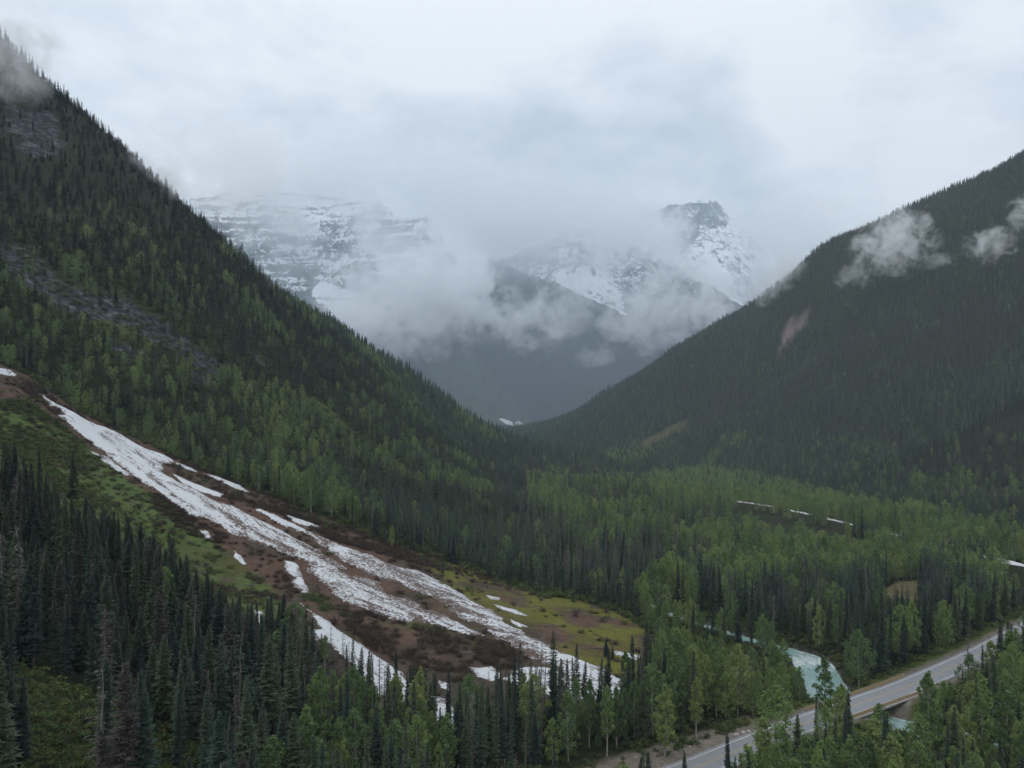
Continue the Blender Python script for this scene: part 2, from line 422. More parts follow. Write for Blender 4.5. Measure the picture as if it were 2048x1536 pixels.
# ---------------------------------------------------------------- the ground meshes
def stretch(a, lo, hi, b, d0, growth=1.045, dmax=40.0):
    """grid lines: step d0 between lo and hi, growing outwards to a and b"""
    o = list(np.arange(lo, hi, d0)); d = d0; x = o[-1]
    while x < b: d = min(d * growth, dmax); x += d; o.append(x)
    d = d0; x = lo
    while x > a: d = min(d * growth, dmax); x -= d; o.insert(0, x)
    return np.array(o)
def grid_faces(nx, ny):
    i = np.arange(nx * ny).reshape(ny, nx)
    return np.stack([i[:-1, :-1], i[:-1, 1:], i[1:, 1:], i[1:, :-1]], -1).reshape(-1, 4)
gx, gy = stretch(-940, -300, 230, 1740, 2.6, 1.05, 26), stretch(-110, 110, 470, 4650, 2.6, 1.035, 30)
GX, GY = np.meshgrid(gx, gy)
GZ = gz(GX, GY)
PX, PY = proj(GX, GY, GZ)
def poly_mask(polys):
    m = np.zeros(GX.shape)
    for q in polys: m = np.maximum(m, inpoly(PX, PY, q).astype(float))
    return m * (GY > 100)
def set_attr(me, name, arr):
    if arr.ndim == 2:
        a = me.attributes.new(name, 'FLOAT_COLOR', 'POINT'); a.data.foreach_set('color', np.concatenate([arr, np.ones((len(arr), 1))], 1).astype(np.float32).ravel())
    else:
        a = me.attributes.new(name, 'FLOAT', 'POINT'); a.data.foreach_set('value', arr.astype(np.float32).ravel())
def lerp(a, b, t): return a + (np.array(b) - a) * t[..., None]
gcol = np.broadcast_to(np.array([0.030, 0.036, 0.020]), GX.shape + (3,)).copy()
nz = fbm(GX, GY, 60, 3, 5); nf = fbm(GX, GY, 14, 3, 9)
m_fan = poly_mask([FAN]); m_green = poly_mask([GREEN])
fan_edge = polydist(PX, PY, [(350, 915), (560, 965), (700, 1022), (900, 1105), (1050, 1160), (1250, 1235), (1310, 1290), (1200, 1330)])
gcol = lerp(gcol, [0.125, 0.080, 0.060], m_fan); gcol = lerp(gcol, [0.070, 0.060, 0.045], m_fan * smooth01(0.0, 0.25, fbm(GX, GY, 22, 3, 15)) * 0.8)
gcol = lerp(gcol, [0.155, 0.155, 0.035], m_fan * smooth01(-0.45, 0.1, nf) * smooth01(125, 45, fan_edge) * smooth01(780, 900, PX))
gcol = lerp(gcol, [0.085, 0.095, 0.03], m_fan * smooth01(0.0, 0.3, nf) * smooth01(60, 10, np.abs(PX - 830) * 0.25 + np.abs(PY - 1270)) * 0.8)
gcol = lerp(gcol, [0.100, 0.140, 0.046], m_green * smooth01(-0.35, 0.1, nf + 0.4))
gcol = lerp(gcol, [0.10, 0.085, 0.035], m_green * smooth01(300, 480, PX) * smooth01(0, 0.3, nf) * 0.8)
gcol = lerp(gcol, [0.095, 0.11, 0.035], poly_mask(MEADOW))
gcol = lerp(gcol, [0.17, 0.145, 0.075], poly_mask(GLADE[:1])); gcol = lerp(gcol, [0.085, 0.08, 0.045], poly_mask(GLADE[1:2])); gcol = lerp(gcol, [0.115, 0.145, 0.045], poly_mask(GLADE[2:]))
gcol = lerp(gcol, [0.085, 0.105, 0.036], (PX < 420) * (PY > 1380) * (GY > 60) * smooth01(-0.4, 0.2, nf))
lm = (PX < 1100) & (GZ > 60) & (GY > 480)
gcol = lerp(gcol, [0.060, 0.075, 0.030], lm * 0.6 * smooth01(-0.2, 0.3, nz) * smooth01(330, 560, PY))
gcol = lerp(gcol, [0.20, 0.15, 0.138], poly_mask([SLIDE]))
droad = polydist(GX, GY, ROAD_C); driv = polydist(GX, GY, RIVER_C)
gcol = lerp(gcol, [0.085, 0.11, 0.028], smooth01(16, 11, droad) * 0.8)
gcol = lerp(gcol, [0.20, 0.175, 0.15], smooth01(8.5, 7.0, droad))
side = (GX - 55) * 0.61 - (GY - 203.5) * 0.79
gcol = lerp(gcol, [0.23, 0.195, 0.16], smooth01(15.5, 13.5, droad + 1.5 * nf) * (side < 0) * smooth01(78, 66, GX))
gcol = lerp(gcol, [0.15, 0.14, 0.125], smooth01(2.0, 0.5, driv - RIVER_W(GY)) * (GX > -20) * (GY < 640))
rock = poly_mask(ROCKS) * 0.75 + 0.95 * poly_mask([SLIDE]) * 0
me = mesh_np('valley_ground', np.stack([GX, GY, GZ], -1), grid_faces(len(gx), len(gy)), M_GROUND, True)
set_attr(me, 'ground', gcol.reshape(-1, 3)); set_attr(me, 'rock', rock.ravel())
tag(obj('terrain', me), 'valley floor and the two forested mountainsides', kind='structure')

fxs, fys = np.linspace(-2950, 3250, 300), np.linspace(3500, 9500, 280)
FX, FY = np.meshgrid(fxs, fys); FZ = fz(FX, FY); FPX, FPY = proj(FX, FY, FZ)
SNOWFIELDS = [[(1100, 545), (1200, 520), (1230, 560), (1260, 640), (1200, 615), (1130, 585)], [(1380, 560), (1420, 510), (1460, 545), (1475, 590), (1500, 615), (1470, 605), (1420, 570)], [(640, 560), (720, 590), (780, 640), (700, 660), (620, 590)], [(1310, 440), (1330, 490), (1380, 540), (1340, 530), (1290, 480)]]
snow = smooth01(620, 1150, FZ) * (0.36 + 0.12 * smooth01(-200, 400, FX)) + 0.08
for q in SNOWFIELDS: snow = np.maximum(snow, inpoly(FPX, FPY, q) * (0.74 + 0.2 * fbm(FX, FY, 200, 3, 88)))
snow += 0.10 * smooth01(1250, 1700, FZ)
dk = [(980, 505), (1080, 555), (1220, 618), (1330, 668), (1500, 770), (1500, 900), (850, 900), (780, 700), (930, 640)]
snow = np.where(inpoly(FPX, FPY, dk) & (FY < 5000), np.minimum(snow, 0.02), snow)
dk2 = [(1320, 505), (1400, 560), (1470, 640), (1380, 640), (1330, 590), (1300, 560)]
snow = np.where(inpoly(FPX, FPY, dk2), snow * 0.8, snow)
snow = np.where(inpoly(FPX, FPY, [(1316, 418), (1345, 400), (1400, 408), (1442, 400), (1452, 450), (1405, 462), (1372, 505), (1335, 470)]) & (FY > 7000), snow * 0.72, snow)
green = inpoly(FPX, FPY, [(840, 720), (960, 720), (1010, 780), (1070, 850), (940, 850)]) * 1.0
rockm = smooth01(900, 1400, FZ) * 0.5
me = mesh_np('far_mountains', np.stack([FX, FY, FZ], -1), grid_faces(len(fxs), len(fys)), M_FAR, True)
set_attr(me, 'snow', snow.ravel()); set_attr(me, 'green', green.ravel()); set_attr(me, 'ledge', (0.7 * smooth01(200, -500, FX) + 0.05).ravel()); set_attr(me, 'rock', rockm.ravel())
tag(obj('mountains', me), 'snow streaked mountains closing the valley behind the clouds', kind='structure')

# ---------------------------------------------------------------- road, bridge, river
def b_asphalt(n, l, b):
    p = pos(n)
    f = noise(n, l, p, 0.35, 5, 0.6); g = noise(n, l, p, 6.0, 2, 0.6)
    bump(n, l, b, g, 0.2, 0.03)
    return mix_col(n, l, f, (0.17, 0.172, 0.18), mix_col(n, l, g, (0.24, 0.24, 0.25), (0.31, 0.31, 0.32)))
M_ASPHALT = material('asphalt', b_asphalt, 0.55, 0.35)
def plain(name, col, var=0.3, sc=1.0, rough=0.8, spec=0.2):
    def f(n, l, b):
        k = noise(n, l, pos(n), sc, 4, 0.6)
        return mix_col(n, l, k, tuple(c * (1 - var) for c in col), tuple(min(1, c * (1 + var)) for c in col))
    return material(name, f, rough, spec)
M_WHITE = plain('road_paint_white', (0.66, 0.66, 0.65), 0.2, 2.0)
M_YELLOW = plain('road_paint_yellow', (0.42, 0.30, 0.13), 0.25, 2.0)
M_CONC = plain('concrete', (0.40, 0.385, 0.36), 0.25, 0.8)
M_TIMBER = plain('weathered_timber', (0.33, 0.25, 0.15), 0.3, 1.5)
M_STEEL = plain('galvanised_steel', (0.42, 0.43, 0.44), 0.15, 2.0, 0.45, 0.5)
M_GREEN = plain('sign_green', (0.008, 0.075, 0.045), 0.1, 1.0, 0.4, 0.4)
M_SIGNWHITE = plain('sign_white', (0.72, 0.73, 0.73), 0.06, 1.0, 0.5, 0.3)
M_BOULDER = plain('boulder_stone', (0.36, 0.34, 0.32), 0.4, 1.2)

def frame_of(line):
    d = np.gradient(line, axis=0); d /= np.linalg.norm(d, axis=1)[:, None]
    return d, np.stack([d[:, 1], -d[:, 0]], 1)           # direction, normal towards the camera side
RD, RN = frame_of(ROAD_S)
def ribbon(name, mat, o0, o1, z, sel=None, parent=None, thick=0.0):
    idx = np.arange(len(ROAD_S)) if sel is None else np.where(sel)[0]
    a = ROAD_S[idx] + RN[idx] * o0; b = ROAD_S[idx] + RN[idx] * o1
    n = len(idx)
    v = np.concatenate([np.c_[a, np.full(n, z)], np.c_[b, np.full(n, z)]])
    i = np.arange(n - 1)
    q = [np.stack([i, i + n, i + n + 1, i + 1], 1)]
    if thick:
        v = np.concatenate([v, v - [0, 0, thick]])
        q += [np.stack([i + n, i + 3 * n, i + 3 * n + 1, i + n + 1], 1), np.stack([i, i + 1, i + 2 * n + 1, i + 2 * n], 1), np.stack([i + 2 * n, i + 2 * n + 1, i + 3 * n + 1, i + 3 * n], 1)]
    return obj(name, mesh_np(name, v, q, mat), parent)
inside = (ROAD_S[:, 0] > -5) & (ROAD_S[:, 0] < 320)
road = tag(ribbon('road', M_ASPHALT, -5.2, 5.2, 0.06, inside), 'grey two lane highway crossing the valley', kind='structure')
ribbon('edge_line', M_WHITE, -4.1, -3.9, 0.066, inside, road); ribbon('edge_line', M_WHITE, 3.9, 4.1, 0.066, inside, road)
ribbon('centre_line', M_YELLOW, -0.22, -0.07, 0.066, inside, road); ribbon('centre_line', M_YELLOW, 0.07, 0.22, 0.066, inside, road)

on_b = (ROAD_S[:, 0] > BRIDGE_X[0]) & (ROAD_S[:, 0] < BRIDGE_X[1])
bi = np.where(on_b)[0]
b0 = ROAD_S[bi[len(bi) // 2]]
bridge = tag(link(bpy.data.objects.new('highway_bridge', None)), 'highway bridge with tan railing over the pale green river', 'bridge')
bridge.location = (b0[0], b0[1], -6)
def bpart(name, mb_or_obj, mat=None, parent=None):
    o = mb_or_obj if mat is None else mb_or_obj.build(name, mat)
    o.parent = parent or bridge
    if parent is None: o.matrix_parent_inverse = Matrix.Translation(-bridge.location)
    return o
bpart('deck', ribbon('deck', M_CONC, -6.1, 6.1, 0.045, on_b, None, 0.55))
for off in (-4.5, -1.5, 1.5, 4.5):
    bpart('girder', ribbon('girder', M_CONC, off - 0.3, off + 0.3, -0.52, on_b, None, 1.1))
for side in (-1, 1):
    rl = bpart('railing', ribbon('railing', M_TIMBER, side * 5.65 - 0.16, side * 5.65 + 0.16, 0.42, on_b, None, 0.36))
    for zz in (0.78, 1.12):
        o = ribbon('rail', M_TIMBER, side * 5.65 - 0.09, side * 5.65 + 0.09, zz, on_b, rl, 0.2)
    for k in bi[::2]:
        c = ROAD_S[k] + RN[k] * side * 5.65
        mb = MB(); mb.box((c[0], c[1], 0.6), (0.22, 0.22, 1.06), math.atan2(RD[k][1], RD[k][0])); mb.build('post', M_TIMBER, rl)
for xk in (104.5, 125.5):
    k = bi[np.argmin(abs(ROAD_S[bi, 0] - xk))]; c = ROAD_S[k]; ang = math.atan2(RN[k][1], RN[k][0])
    mb = MB(); mb.box((c[0], c[1], -2.05), (12.6, 1.3, 0.85), ang); pc = bpart('pier_cap', mb, M_CONC)
    for s in (-4.2, 0, 4.2):
        q = c + RN[k] * s; mb = MB(); mb.tube([(q[0], q[1], -8), (q[0], q[1], -2.47)], 0.55, 14); o = mb.build('column', M_CONC, pc, True)
for k in (bi[0], bi[-1]):
    c = ROAD_S[k]; mb = MB(); mb.box((c[0], c[1], -2.3), (12.4, 1.6, 4.4), math.atan2(RN[k][1], RN[k][0])); bpart('abutment', mb, M_CONC)

def b_water(n, l, b):
    fl = attr(n, 'flow', 'Vector'); p = pos(n)
    f = noise(n, l, mapped(n, l, fl, (0.9, 0.22, 1)), 1.0, 6, 0.65, 0.8); g = noise(n, l, mapped(n, l, fl, (2.6, 0.9, 1)), 1.0, 4, 0.6, 0.5)
    fo = math_node(n, l, 'ADD', math_node(n, l, 'MULTIPLY', f, 0.6), math_node(n, l, 'MULTIPLY', g, 0.45))
    edge = attr(n, 'rapid', 'Fac')
    fo = math_node(n, l, 'ADD', fo, edge)
    bump(n, l, b, g, 0.8, 0.25)
    base_c = mix_col(n, l, f, (0.17, 0.29, 0.27), (0.31, 0.43, 0.40))
    return mix_col(n, l, ramp(n, l, fo, [(0.62, 0.0), (0.70, 0.85)]), base_c, (0.75, 0.79, 0.78))
M_WATER = material('river_water', b_water, 0.18, 0.5)
VD, VN = frame_of(RIVER_S)
NA = 13
sv = np.arange(len(RIVER_S)) * 2.0
u = np.linspace(-1, 1, NA)
W = (RIVER_W(RIVER_S[:, 1]) + 1.6)[:, None] * u[None]
RX = RIVER_S[:, 0:1] + VN[:, 0:1] * W; RY = RIVER_S[:, 1:2] + VN[:, 1:2] * W
RZ = WATER_Z(RIVER_S[:, 1])[:, None] + 0.16 * fbm(RX, RY, 2.6, 3, 77) + 0 * W
me = mesh_np('river', np.stack([RX, RY, RZ], -1), grid_faces(NA, len(RIVER_S)), M_WATER, True)
fl = me.attributes.new('flow', 'FLOAT_VECTOR', 'POINT'); fl.data.foreach_set('vector', np.stack([W, sv[:, None] + 0 * W, 0 * W], -1).astype(np.float32).ravel())
rap = 0.16 * np.exp(-((RIVER_S[:, 1] - 297) / 9.0) ** 2)[:, None] + 0.09 * smooth01(315, 340, RIVER_S[:, 1])[:, None] + 0.10 * np.abs(u[None]) ** 4 + 0.06 * smooth01(250, 235, RIVER_S[:, 1])[:, None]
set_attr(me, 'rapid', rap.ravel())
tag(obj('river', me), 'milky pale green mountain river', kind='structure')

# concrete barriers beside the road, sign boards, posts, boulders
mb = MB()
prof = [(-0.3, 0), (0.3, 0), (0.26, 0.12), (0.11, 0.36), (0.08, 0.8), (-0.08, 0.8), (-0.11, 0.36), (-0.26, 0.12)]
v = [(x, y, z) for x in (-1.45, 1.45) for y, z in prof]
mb.add(v, [(i, (i + 1) % 8, 8 + (i + 1) % 8, 8 + i) for i in range(8)] + [(0, 7, 6, 1), (1, 6, 5, 2), (2, 5, 4, 3), (8, 9, 14, 15), (9, 10, 13, 14), (10, 11, 12, 13)])
bar_me = mb.mesh('concrete_barrier', plain('barrier_concrete', (0.5, 0.49, 0.47), 0.15, 0.8))
sel = np.where((ROAD_S[:, 0] > 50) & (ROAD_S[:, 0] < 92))[0]
cum = np.arange(len(ROAD_S)) * 2.0
for s_ in np.arange(cum[sel[0]], cum[sel[-1]], 3.0):
    c = np.array([np.interp(s_, cum, ROAD_S[:, 0]), np.interp(s_, cum, ROAD_S[:, 1])]); k = min(int(s_ / 2), len(RD) - 1)
    o = obj('concrete_barrier', bar_me); o.location = (c[0] + RN[k][0] * 5.55, c[1] + RN[k][1] * 5.55, -0.10 + 0.02)
    o.rotation_euler.z = math.atan2(RD[k][1], RD[k][0])
    nb_ = int(round((cum[sel[-1]] - s_) / 3.0))
    tag(o, 'pale concrete barrier on the near road edge, ' + (['closest to the bridge', 'second', 'third', 'fourth', 'fifth', 'sixth', 'seventh', 'eighth', 'ninth', 'tenth', 'eleventh', 'twelfth', 'thirteenth', 'fourteenth', 'fifteenth', 'sixteenth', 'seventeenth', 'eighteenth', 'nineteenth', 'twentieth'][min(nb_, 19)]) + (' counted from the bridge' if nb_ else ''), 'barrier', 'concrete barriers along the near road edge')

def sign(name, x, y, z0, w, h, yaw, label, face_mat, back_mat, lines):
    r = tag(link(bpy.data.objects.new(name, None)), label, 'sign'); r.location = (x, y, z0); r.rotation_euler.z = yaw
    top = 3.55
    for sx in (-w * 0.32, w * 0.32):
        mb = MB(); mb.box((sx, 0.10, top / 2 - 0.1), (0.12, 0.12, top + 0.2)); mb.build('post', M_TIMBER, r)
    mb = MB(); mb.box((0, 0, top - h / 2 + 0.1), (w, 0.05, h)); bd = mb.build('board', back_mat, r)
    mb = MB(); mb.box((0, -0.032, top - h / 2 + 0.1), (w - 0.02, 0.012, h - 0.02)); mb.build('face', face_mat, bd)
    if lines:
        mb = MB()
        for (a, c_, s1, s2) in ((0, h / 2 - 0.06, w - 0.1, 0.03), (0, -h / 2 + 0.06, w - 0.1, 0.03), (-w / 2 + 0.06, 0, 0.03, h - 0.15), (w / 2 - 0.06, 0, 0.03, h - 0.15)):
            mb.box((a, -0.042, top - h / 2 + 0.1 + c_), (s1, 0.008, s2))
        mb.build('border', M_SIGNWHITE, bd)
        mb = MB(); rr = random.Random(3)
        for (zz, x0, x1) in lines:
            xx = x0
            while xx < x1:
                ww = rr.uniform(0.07, 0.12)
                mb.box((xx + ww / 2, -0.044, top - h / 2 + 0.1 + zz), (ww, 0.008, rr.choice((0.16, 0.2, 0.2))))
                xx += ww + (0.045 if rr.random() > 0.2 else 0.13)
        mb.build('lettering', M_SIGNWHITE, bd)['kind'] = 'stuff'
    return r
sx, sy, _ = P(1462, 1526, 193)
sign('highway_sign', sx, sy, 0.0, 2.3, 2.6, math.radians(-32), 'green highway sign with white lettering beside the road at the picture edge', M_GREEN, M_STEEL, [(0.8, -0.9, 0.5), (0.35, -0.9, 0.75), (-0.1, -0.9, 0.3), (-0.7, -0.9, 0.6)])
sx, sy, _ = P(1478, 1526, 195)
sign('highway_sign', sx + 0.6, sy + 0.6, 0.0, 1.7, 2.6, math.radians(40), 'pale grey back of a road sign standing behind the green one', M_SIGNWHITE, M_STEEL, None)
for k in range(3):
    x, y, _ = P(1282 + 5 * k, 1530, 192 + 1.2 * k); z = float(gz(np.array([x]), np.array([y]))[0])
    mb = MB(); mb.tube([(0, 0, -0.3), (0, 0, 1.9 + 0.25 * (k == 1))], [0.13, 0.12], 8); o = mb.build('wooden_post', M_TIMBER); o.location = (x, y, z)
    tag(o, ['leftmost', 'middle and tallest', 'rightmost'][k] + ' of the three pale wooden posts at the verge of the gravel pull-out', 'post', 'three wooden posts by the pull-out')

def blob(mb, c, r, seed, sub=2, flat=0.7):
    import bmesh
    bm = bmesh.new(); bmesh.ops.create_icosphere(bm, subdivisions=sub, radius=1)
    v = np.array([q.co[:] for q in bm.verts]); f = np.array([[q.index for q in t.verts] for t in bm.faces]); bm.free()
    d = 1 + 0.35 * fbm(v[:, 0] * 3 + v[:, 2] * 2, v[:, 1] * 3 - v[:, 2], 2.0, 3, seed)
    mb.add(np.array(c) + v * d[:, None] * r * np.array([1, 1, flat]), None, f)
bpl = [(1487, 1467, 0.8), (1475, 1470, 0.55), (1470, 1471, 0.5), (1497, 1464, 0.6), (1380, 1494, 0.35), (1420, 1485, 0.4), (1360, 1499, 0.35)]
bx, by = hit([a[0] for a in bpl], [a[1] for a in bpl])
for k, (x, y, r) in enumerate(zip(bx, by, [a[2] for a in bpl])):
    mb = MB(); blob(mb, (0, 0, 0.2 * r), r, 60 + k); o = mb.build('boulder', M_BOULDER, None); o.location = (x, y, float(gz(np.array([x]), np.array([y]))[0]))
    tag(o, ['largest pale boulder at the far end of the gravel pull-out', 'pale boulder just left of the largest one on the pull-out', 'leftmost boulder of the heap at the far pull-out end', 'rightmost boulder of the heap at the far pull-out end', 'small stone alone halfway along the gravel edge', 'right one of the small stones along the gravel edge', 'leftmost small stone along the gravel edge'][k], 'boulder', 'boulders along the gravel pull-out')

# ---------------------------------------------------------------- avalanche snow
def b_snow(n, l, b):
    p = pos(n)
    pr = mapped(n, l, p, (1, 1, 1), (0, 0, math.radians(29))); flow = mapped(n, l, pr, (0.030, 0.22, 0.12))
    f = noise(n, l, flow, 1.0, 6, 0.62, 0.4); g = noise(n, l, mapped(n, l, pr, (0.34, 1.0, 0.7)), 1.0, 5, 0.72); h = noise(n, l, p, 0.9, 4, 0.7)
    cl = noise(n, l, mapped(n, l, pr, (0.8, 1.5, 1.2)), 1.0, 3, 0.75)
    clod = math_node(n, l, 'MULTIPLY', math_node(n, l, 'MULTIPLY_ADD', cl, 4.5, -2.25), math_node(n, l, 'MULTIPLY_ADD', attr(n, 'dirt', 'Fac'), 1.3, 0.12))
    clod = math_node(n, l, 'MULTIPLY', clod, math_node(n, l, 'MULTIPLY_ADD', noise(n, l, mapped(n, l, pr, (0.04, 0.13, 0.1)), 1.0, 4, 0.6), 3.4, -0.7))
    t = math_node(n, l, 'ADD', math_node(n, l, 'ADD', attr(n, 'dirt', 'Fac'), clod), math_node(n, l, 'ADD', math_node(n, l, 'MULTIPLY_ADD', f, 3.4, -1.7), math_node(n, l, 'MULTIPLY_ADD', g, 2.6, -1.3)))
    dirt = ramp(n, l, t, [(0.34, 0.0), (0.56, 0.55), (0.78, 0.95)])
    bump(n, l, b, math_node(n, l, 'ADD', h, g), 0.9, 0.8)
    snow_c = mix_col(n, l, f, (0.58, 0.59, 0.61), (0.78, 0.785, 0.79))
    return mix_col(n, l, dirt, snow_c, mix_col(n, l, h, (0.075, 0.045, 0.032), (0.15, 0.10, 0.075)))
M_SNOW = material('avalanche_snow', b_snow, 0.8, 0.15)
def snow_patch(poly, label, dirt=0.1, thick=1.1, res=0.9, rag=1.6, dirt_fn=None):
    q = np.array(poly, float); wx, wy = hit(q[:, 0], q[:, 1])
    line = np.stack([wx, wy], 1)
    x = np.arange(wx.min() - 3, wx.max() + 3, res); y = np.arange(wy.min() - 3, wy.max() + 3, res)
    X, Y = np.meshgrid(x, y)
    d = polydist(X, Y, line, True) * np.where(inpoly(X, Y, [tuple(a) for a in line]), 1, -1)
    c_, s_ = math.cos(math.radians(-29)), math.sin(math.radians(-29))
    U, V = (X * c_ + Y * s_), (-X * s_ + Y * c_)
    d = d + rag * fbm(U / 6.0, V, 4.0, 4, 21) * (1.9 if thick > 1.4 else 1.0) + rag * 0.6 * fbm(U / 2.2, V, 6.0, 3, 27) + rag * 0.5 * fbm(X, Y, 2.2, 2, 23)
    Z = gz(X, Y) - 0.10 + thick * (0.28 * smooth01(-0.6, 0.6, d) + 0.72 * smooth01(0.2, 5.0, d)) + 0.45 * fbm(U / 2.2, V, 3.4, 4, 25) * smooth01(0.3, 2.5, d)
    keep = (d > -0.5); kf = (keep[:-1, :-1] & keep[1:, :-1] & keep[:-1, 1:] & keep[1:, 1:]).ravel()
    if not kf.any(): return None
    f = grid_faces(len(x), len(y))[kf]; us, inv = np.unique(f, return_inverse=True)
    pts = np.stack([X, Y, Z], -1).reshape(-1, 3)[us]
    me = mesh_np('snow_patch', pts, inv.reshape(-1, 4), M_SNOW, True)
    pxs, pys = proj(*pts.T)
    dv = np.full(len(pts), dirt) if dirt_fn is None else dirt_fn(pxs, pys)
    dv = dv + 0.42 * smooth01(2.6, 0.0, d.ravel()[us])
    set_attr(me, 'dirt', dv)
    o = obj('snow_patch', me); return tag(o, label, 'snow patch', 'old avalanche snow on the fan')
DEBRIS = [[(350, 962), (430, 1012), (500, 1060), (560, 1090), (610, 1132), (650, 1180)], [(640, 1105), (720, 1158), (800, 1195), (880, 1228)], [(300, 950), (360, 1000), (420, 1035)], [(700, 1105), (800, 1152), (890, 1200), (970, 1245)], [(205, 868), (260, 900), (330, 930)], [(1020, 1275), (1100, 1330), (1180, 1375)]]
debris = lambda x, y: sum(0.55 * np.exp(-(polydist(x, y, q) / (5.5 + 3 * vnoise(x / 40, y / 40, 3))) ** 2) for q in DEBRIS)
main_dirt = lambda x, y: debris(x, y) + 0.06 + 0.42 * smooth01(330, 700, x)
snow_patch([(75, 776), (100, 801), (122, 813), (158, 834), (206, 856), (242, 870), (286, 896), (318, 909), (350, 921), (322, 940), (340, 953), (380, 973), (430, 1001), (471, 1016), (539, 1048), (590, 1076), (640, 1100), (668, 1125), (700, 1150), (752, 1165), (770, 1188), (820, 1200), (850, 1215), (890, 1230), (925, 1246), (968, 1272),
            (935, 1270), (860, 1247), (790, 1240), (730, 1217), (690, 1202), (655, 1178), (630, 1152), (605, 1122), (575, 1113), (520, 1092), (470, 1067), (430, 1042), (395, 1036), (360, 1012), (320, 987), (270, 957), (240, 932), (215, 907), (165, 872), (140, 852), (115, 831), (127, 823), (98, 812), (84, 796)],
           'long white avalanche snow tongue running from the gully down the brown fan', thick=1.6, dirt_fn=main_dirt)
snow_patch([(519, 1020), (560, 1036), (607, 1056), (642, 1075), (710, 1099), (778, 1129), (833, 1143), (881, 1165), (910, 1178), (930, 1193), (962, 1214), (988, 1224), (1005, 1240), (1045, 1265), (1095, 1290), (1150, 1318), (1220, 1348), (1262, 1372), (1240, 1397), (1190, 1402), (1140, 1372), (1100, 1332), (1045, 1312), (1010, 1287), (985, 1266), (955, 1247), (925, 1240), (895, 1216), (860, 1196), (800, 1168), (745, 1150), (690, 1120), (650, 1100), (610, 1072), (560, 1047)],
           'broad dirty avalanche snow tongue ending at the foot of the fan', thick=1.5, dirt_fn=lambda x, y: debris(x, y) + 0.16 + 0.32 * smooth01(560, 800, x) - 0.22 * smooth01(1060, 1150, x))
snow_patch([(600, 1206), (628, 1225), (657, 1241), (682, 1266), (722, 1291), (762, 1321), (802, 1346), (832, 1371), (882, 1396), (930, 1428), (925, 1462), (862, 1442), (792, 1402), (742, 1392), (722, 1352), (690, 1320), (660, 1290), (620, 1282), (612, 1264), (640, 1255), (618, 1230)], 'bright snow bed behind the dark trees at the bottom of the fan', 0.0, 1.3)
snow_patch([(1018, 1342), (1060, 1332), (1112, 1337), (1150, 1366), (1182, 1402), (1130, 1402), (1090, 1386), (1042, 1376), (1012, 1360)], 'white snow patch behind snags left of the fan toe', -0.05, 1.2)
snow_patch([(940, 1336), (985, 1330), (1004, 1346), (985, 1362), (955, 1352)], 'small snow patch between the two lower snow beds', 0.0, 0.8, 0.6, 0.9)
snow_patch([(876, 1360), (905, 1366), (898, 1380), (880, 1376)], 'smallest snow scrap among the bottom snags', 0.0, 0.6, 0.5, 0.6)
snow_patch([(345, 947), (382, 964), (422, 979), (450, 990), (438, 994), (400, 983), (362, 964)], 'clean narrow snow strip above the main tongue', -0.1, 1.0, 0.6, 0.6)
snow_patch([(405, 946), (440, 955), (478, 970), (502, 986), (480, 981), (440, 963)], 'thin snow strip along the brushy upper edge of the fan', 0.0, 0.8, 0.6, 0.5)
snow_patch([(350, 922), (384, 936), (396, 944), (380, 942), (352, 928)], 'thin snow line just below the notch of the main tongue', 0.0, 0.7, 0.6, 0.4)
snow_patch([(565, 1026), (600, 1038), (640, 1053), (632, 1057), (590, 1046)], 'thin snow strip beside the brown brush at mid fan', 0.0, 0.8, 0.6, 0.5)
snow_patch([(-30, 728), (0, 736), (18, 738), (36, 750), (20, 752), (0, 748), (-30, 742)], 'snow scrap at the very top of the gully', 0.0, 0.8, 0.7, 0.6)
snow_patch([(176, 901), (215, 913), (240, 932), (266, 951), (250, 952), (222, 935), (198, 915)], 'dirty snow strand left of the main tongue beside the green slope', 0.25, 0.9, 0.6, 0.7)
snow_patch([(570, 1122), (592, 1127), (604, 1150), (619, 1186), (605, 1187), (584, 1166), (592, 1156), (572, 1142)], 'hooked snow lobe hanging off the left side of the main tongue', 0.0, 1.2, 0.7, 0.7)
snow_patch([(469, 1100), (480, 1110), (494, 1129), (486, 1128), (470, 1114)], 'small crooked snow scrap on red brown litter', -0.1, 0.7, 0.5, 0.5)
snow_patch([(402, 1061), (416, 1063), (421, 1076), (412, 1077)], 'tiny round snow scrap under the brown brush', -0.1, 0.7, 0.5, 0.4)
snow_patch([(972, 1190), (1000, 1196), (998, 1201), (978, 1198)], 'small clean snow scrap on the yellow green moss', -0.1, 0.7, 0.5, 0.4)
snow_patch([(988, 1208), (1030, 1219), (1058, 1232), (1035, 1229), (995, 1216)], 'broken snow strip right of the broad tongue', 0.15, 0.7, 0.5, 0.6)
snow_patch([(1020, 1237), (1056, 1254), (1042, 1256), (1024, 1246)], 'lower snow scrap right of the broad tongue', 0.1, 0.7, 0.5, 0.5)
snow_patch([(1225, 1301), (1282, 1310), (1275, 1320), (1232, 1311)], 'snow strip behind the small spruces at the fan foot', 0.1, 0.8, 0.6, 0.5)
snow_patch([(510, 1220), (524, 1224), (522, 1268), (514, 1268)], 'snow sliver glimpsed between trunks of the left stand', -0.1, 0.8, 0.6, 0.4)

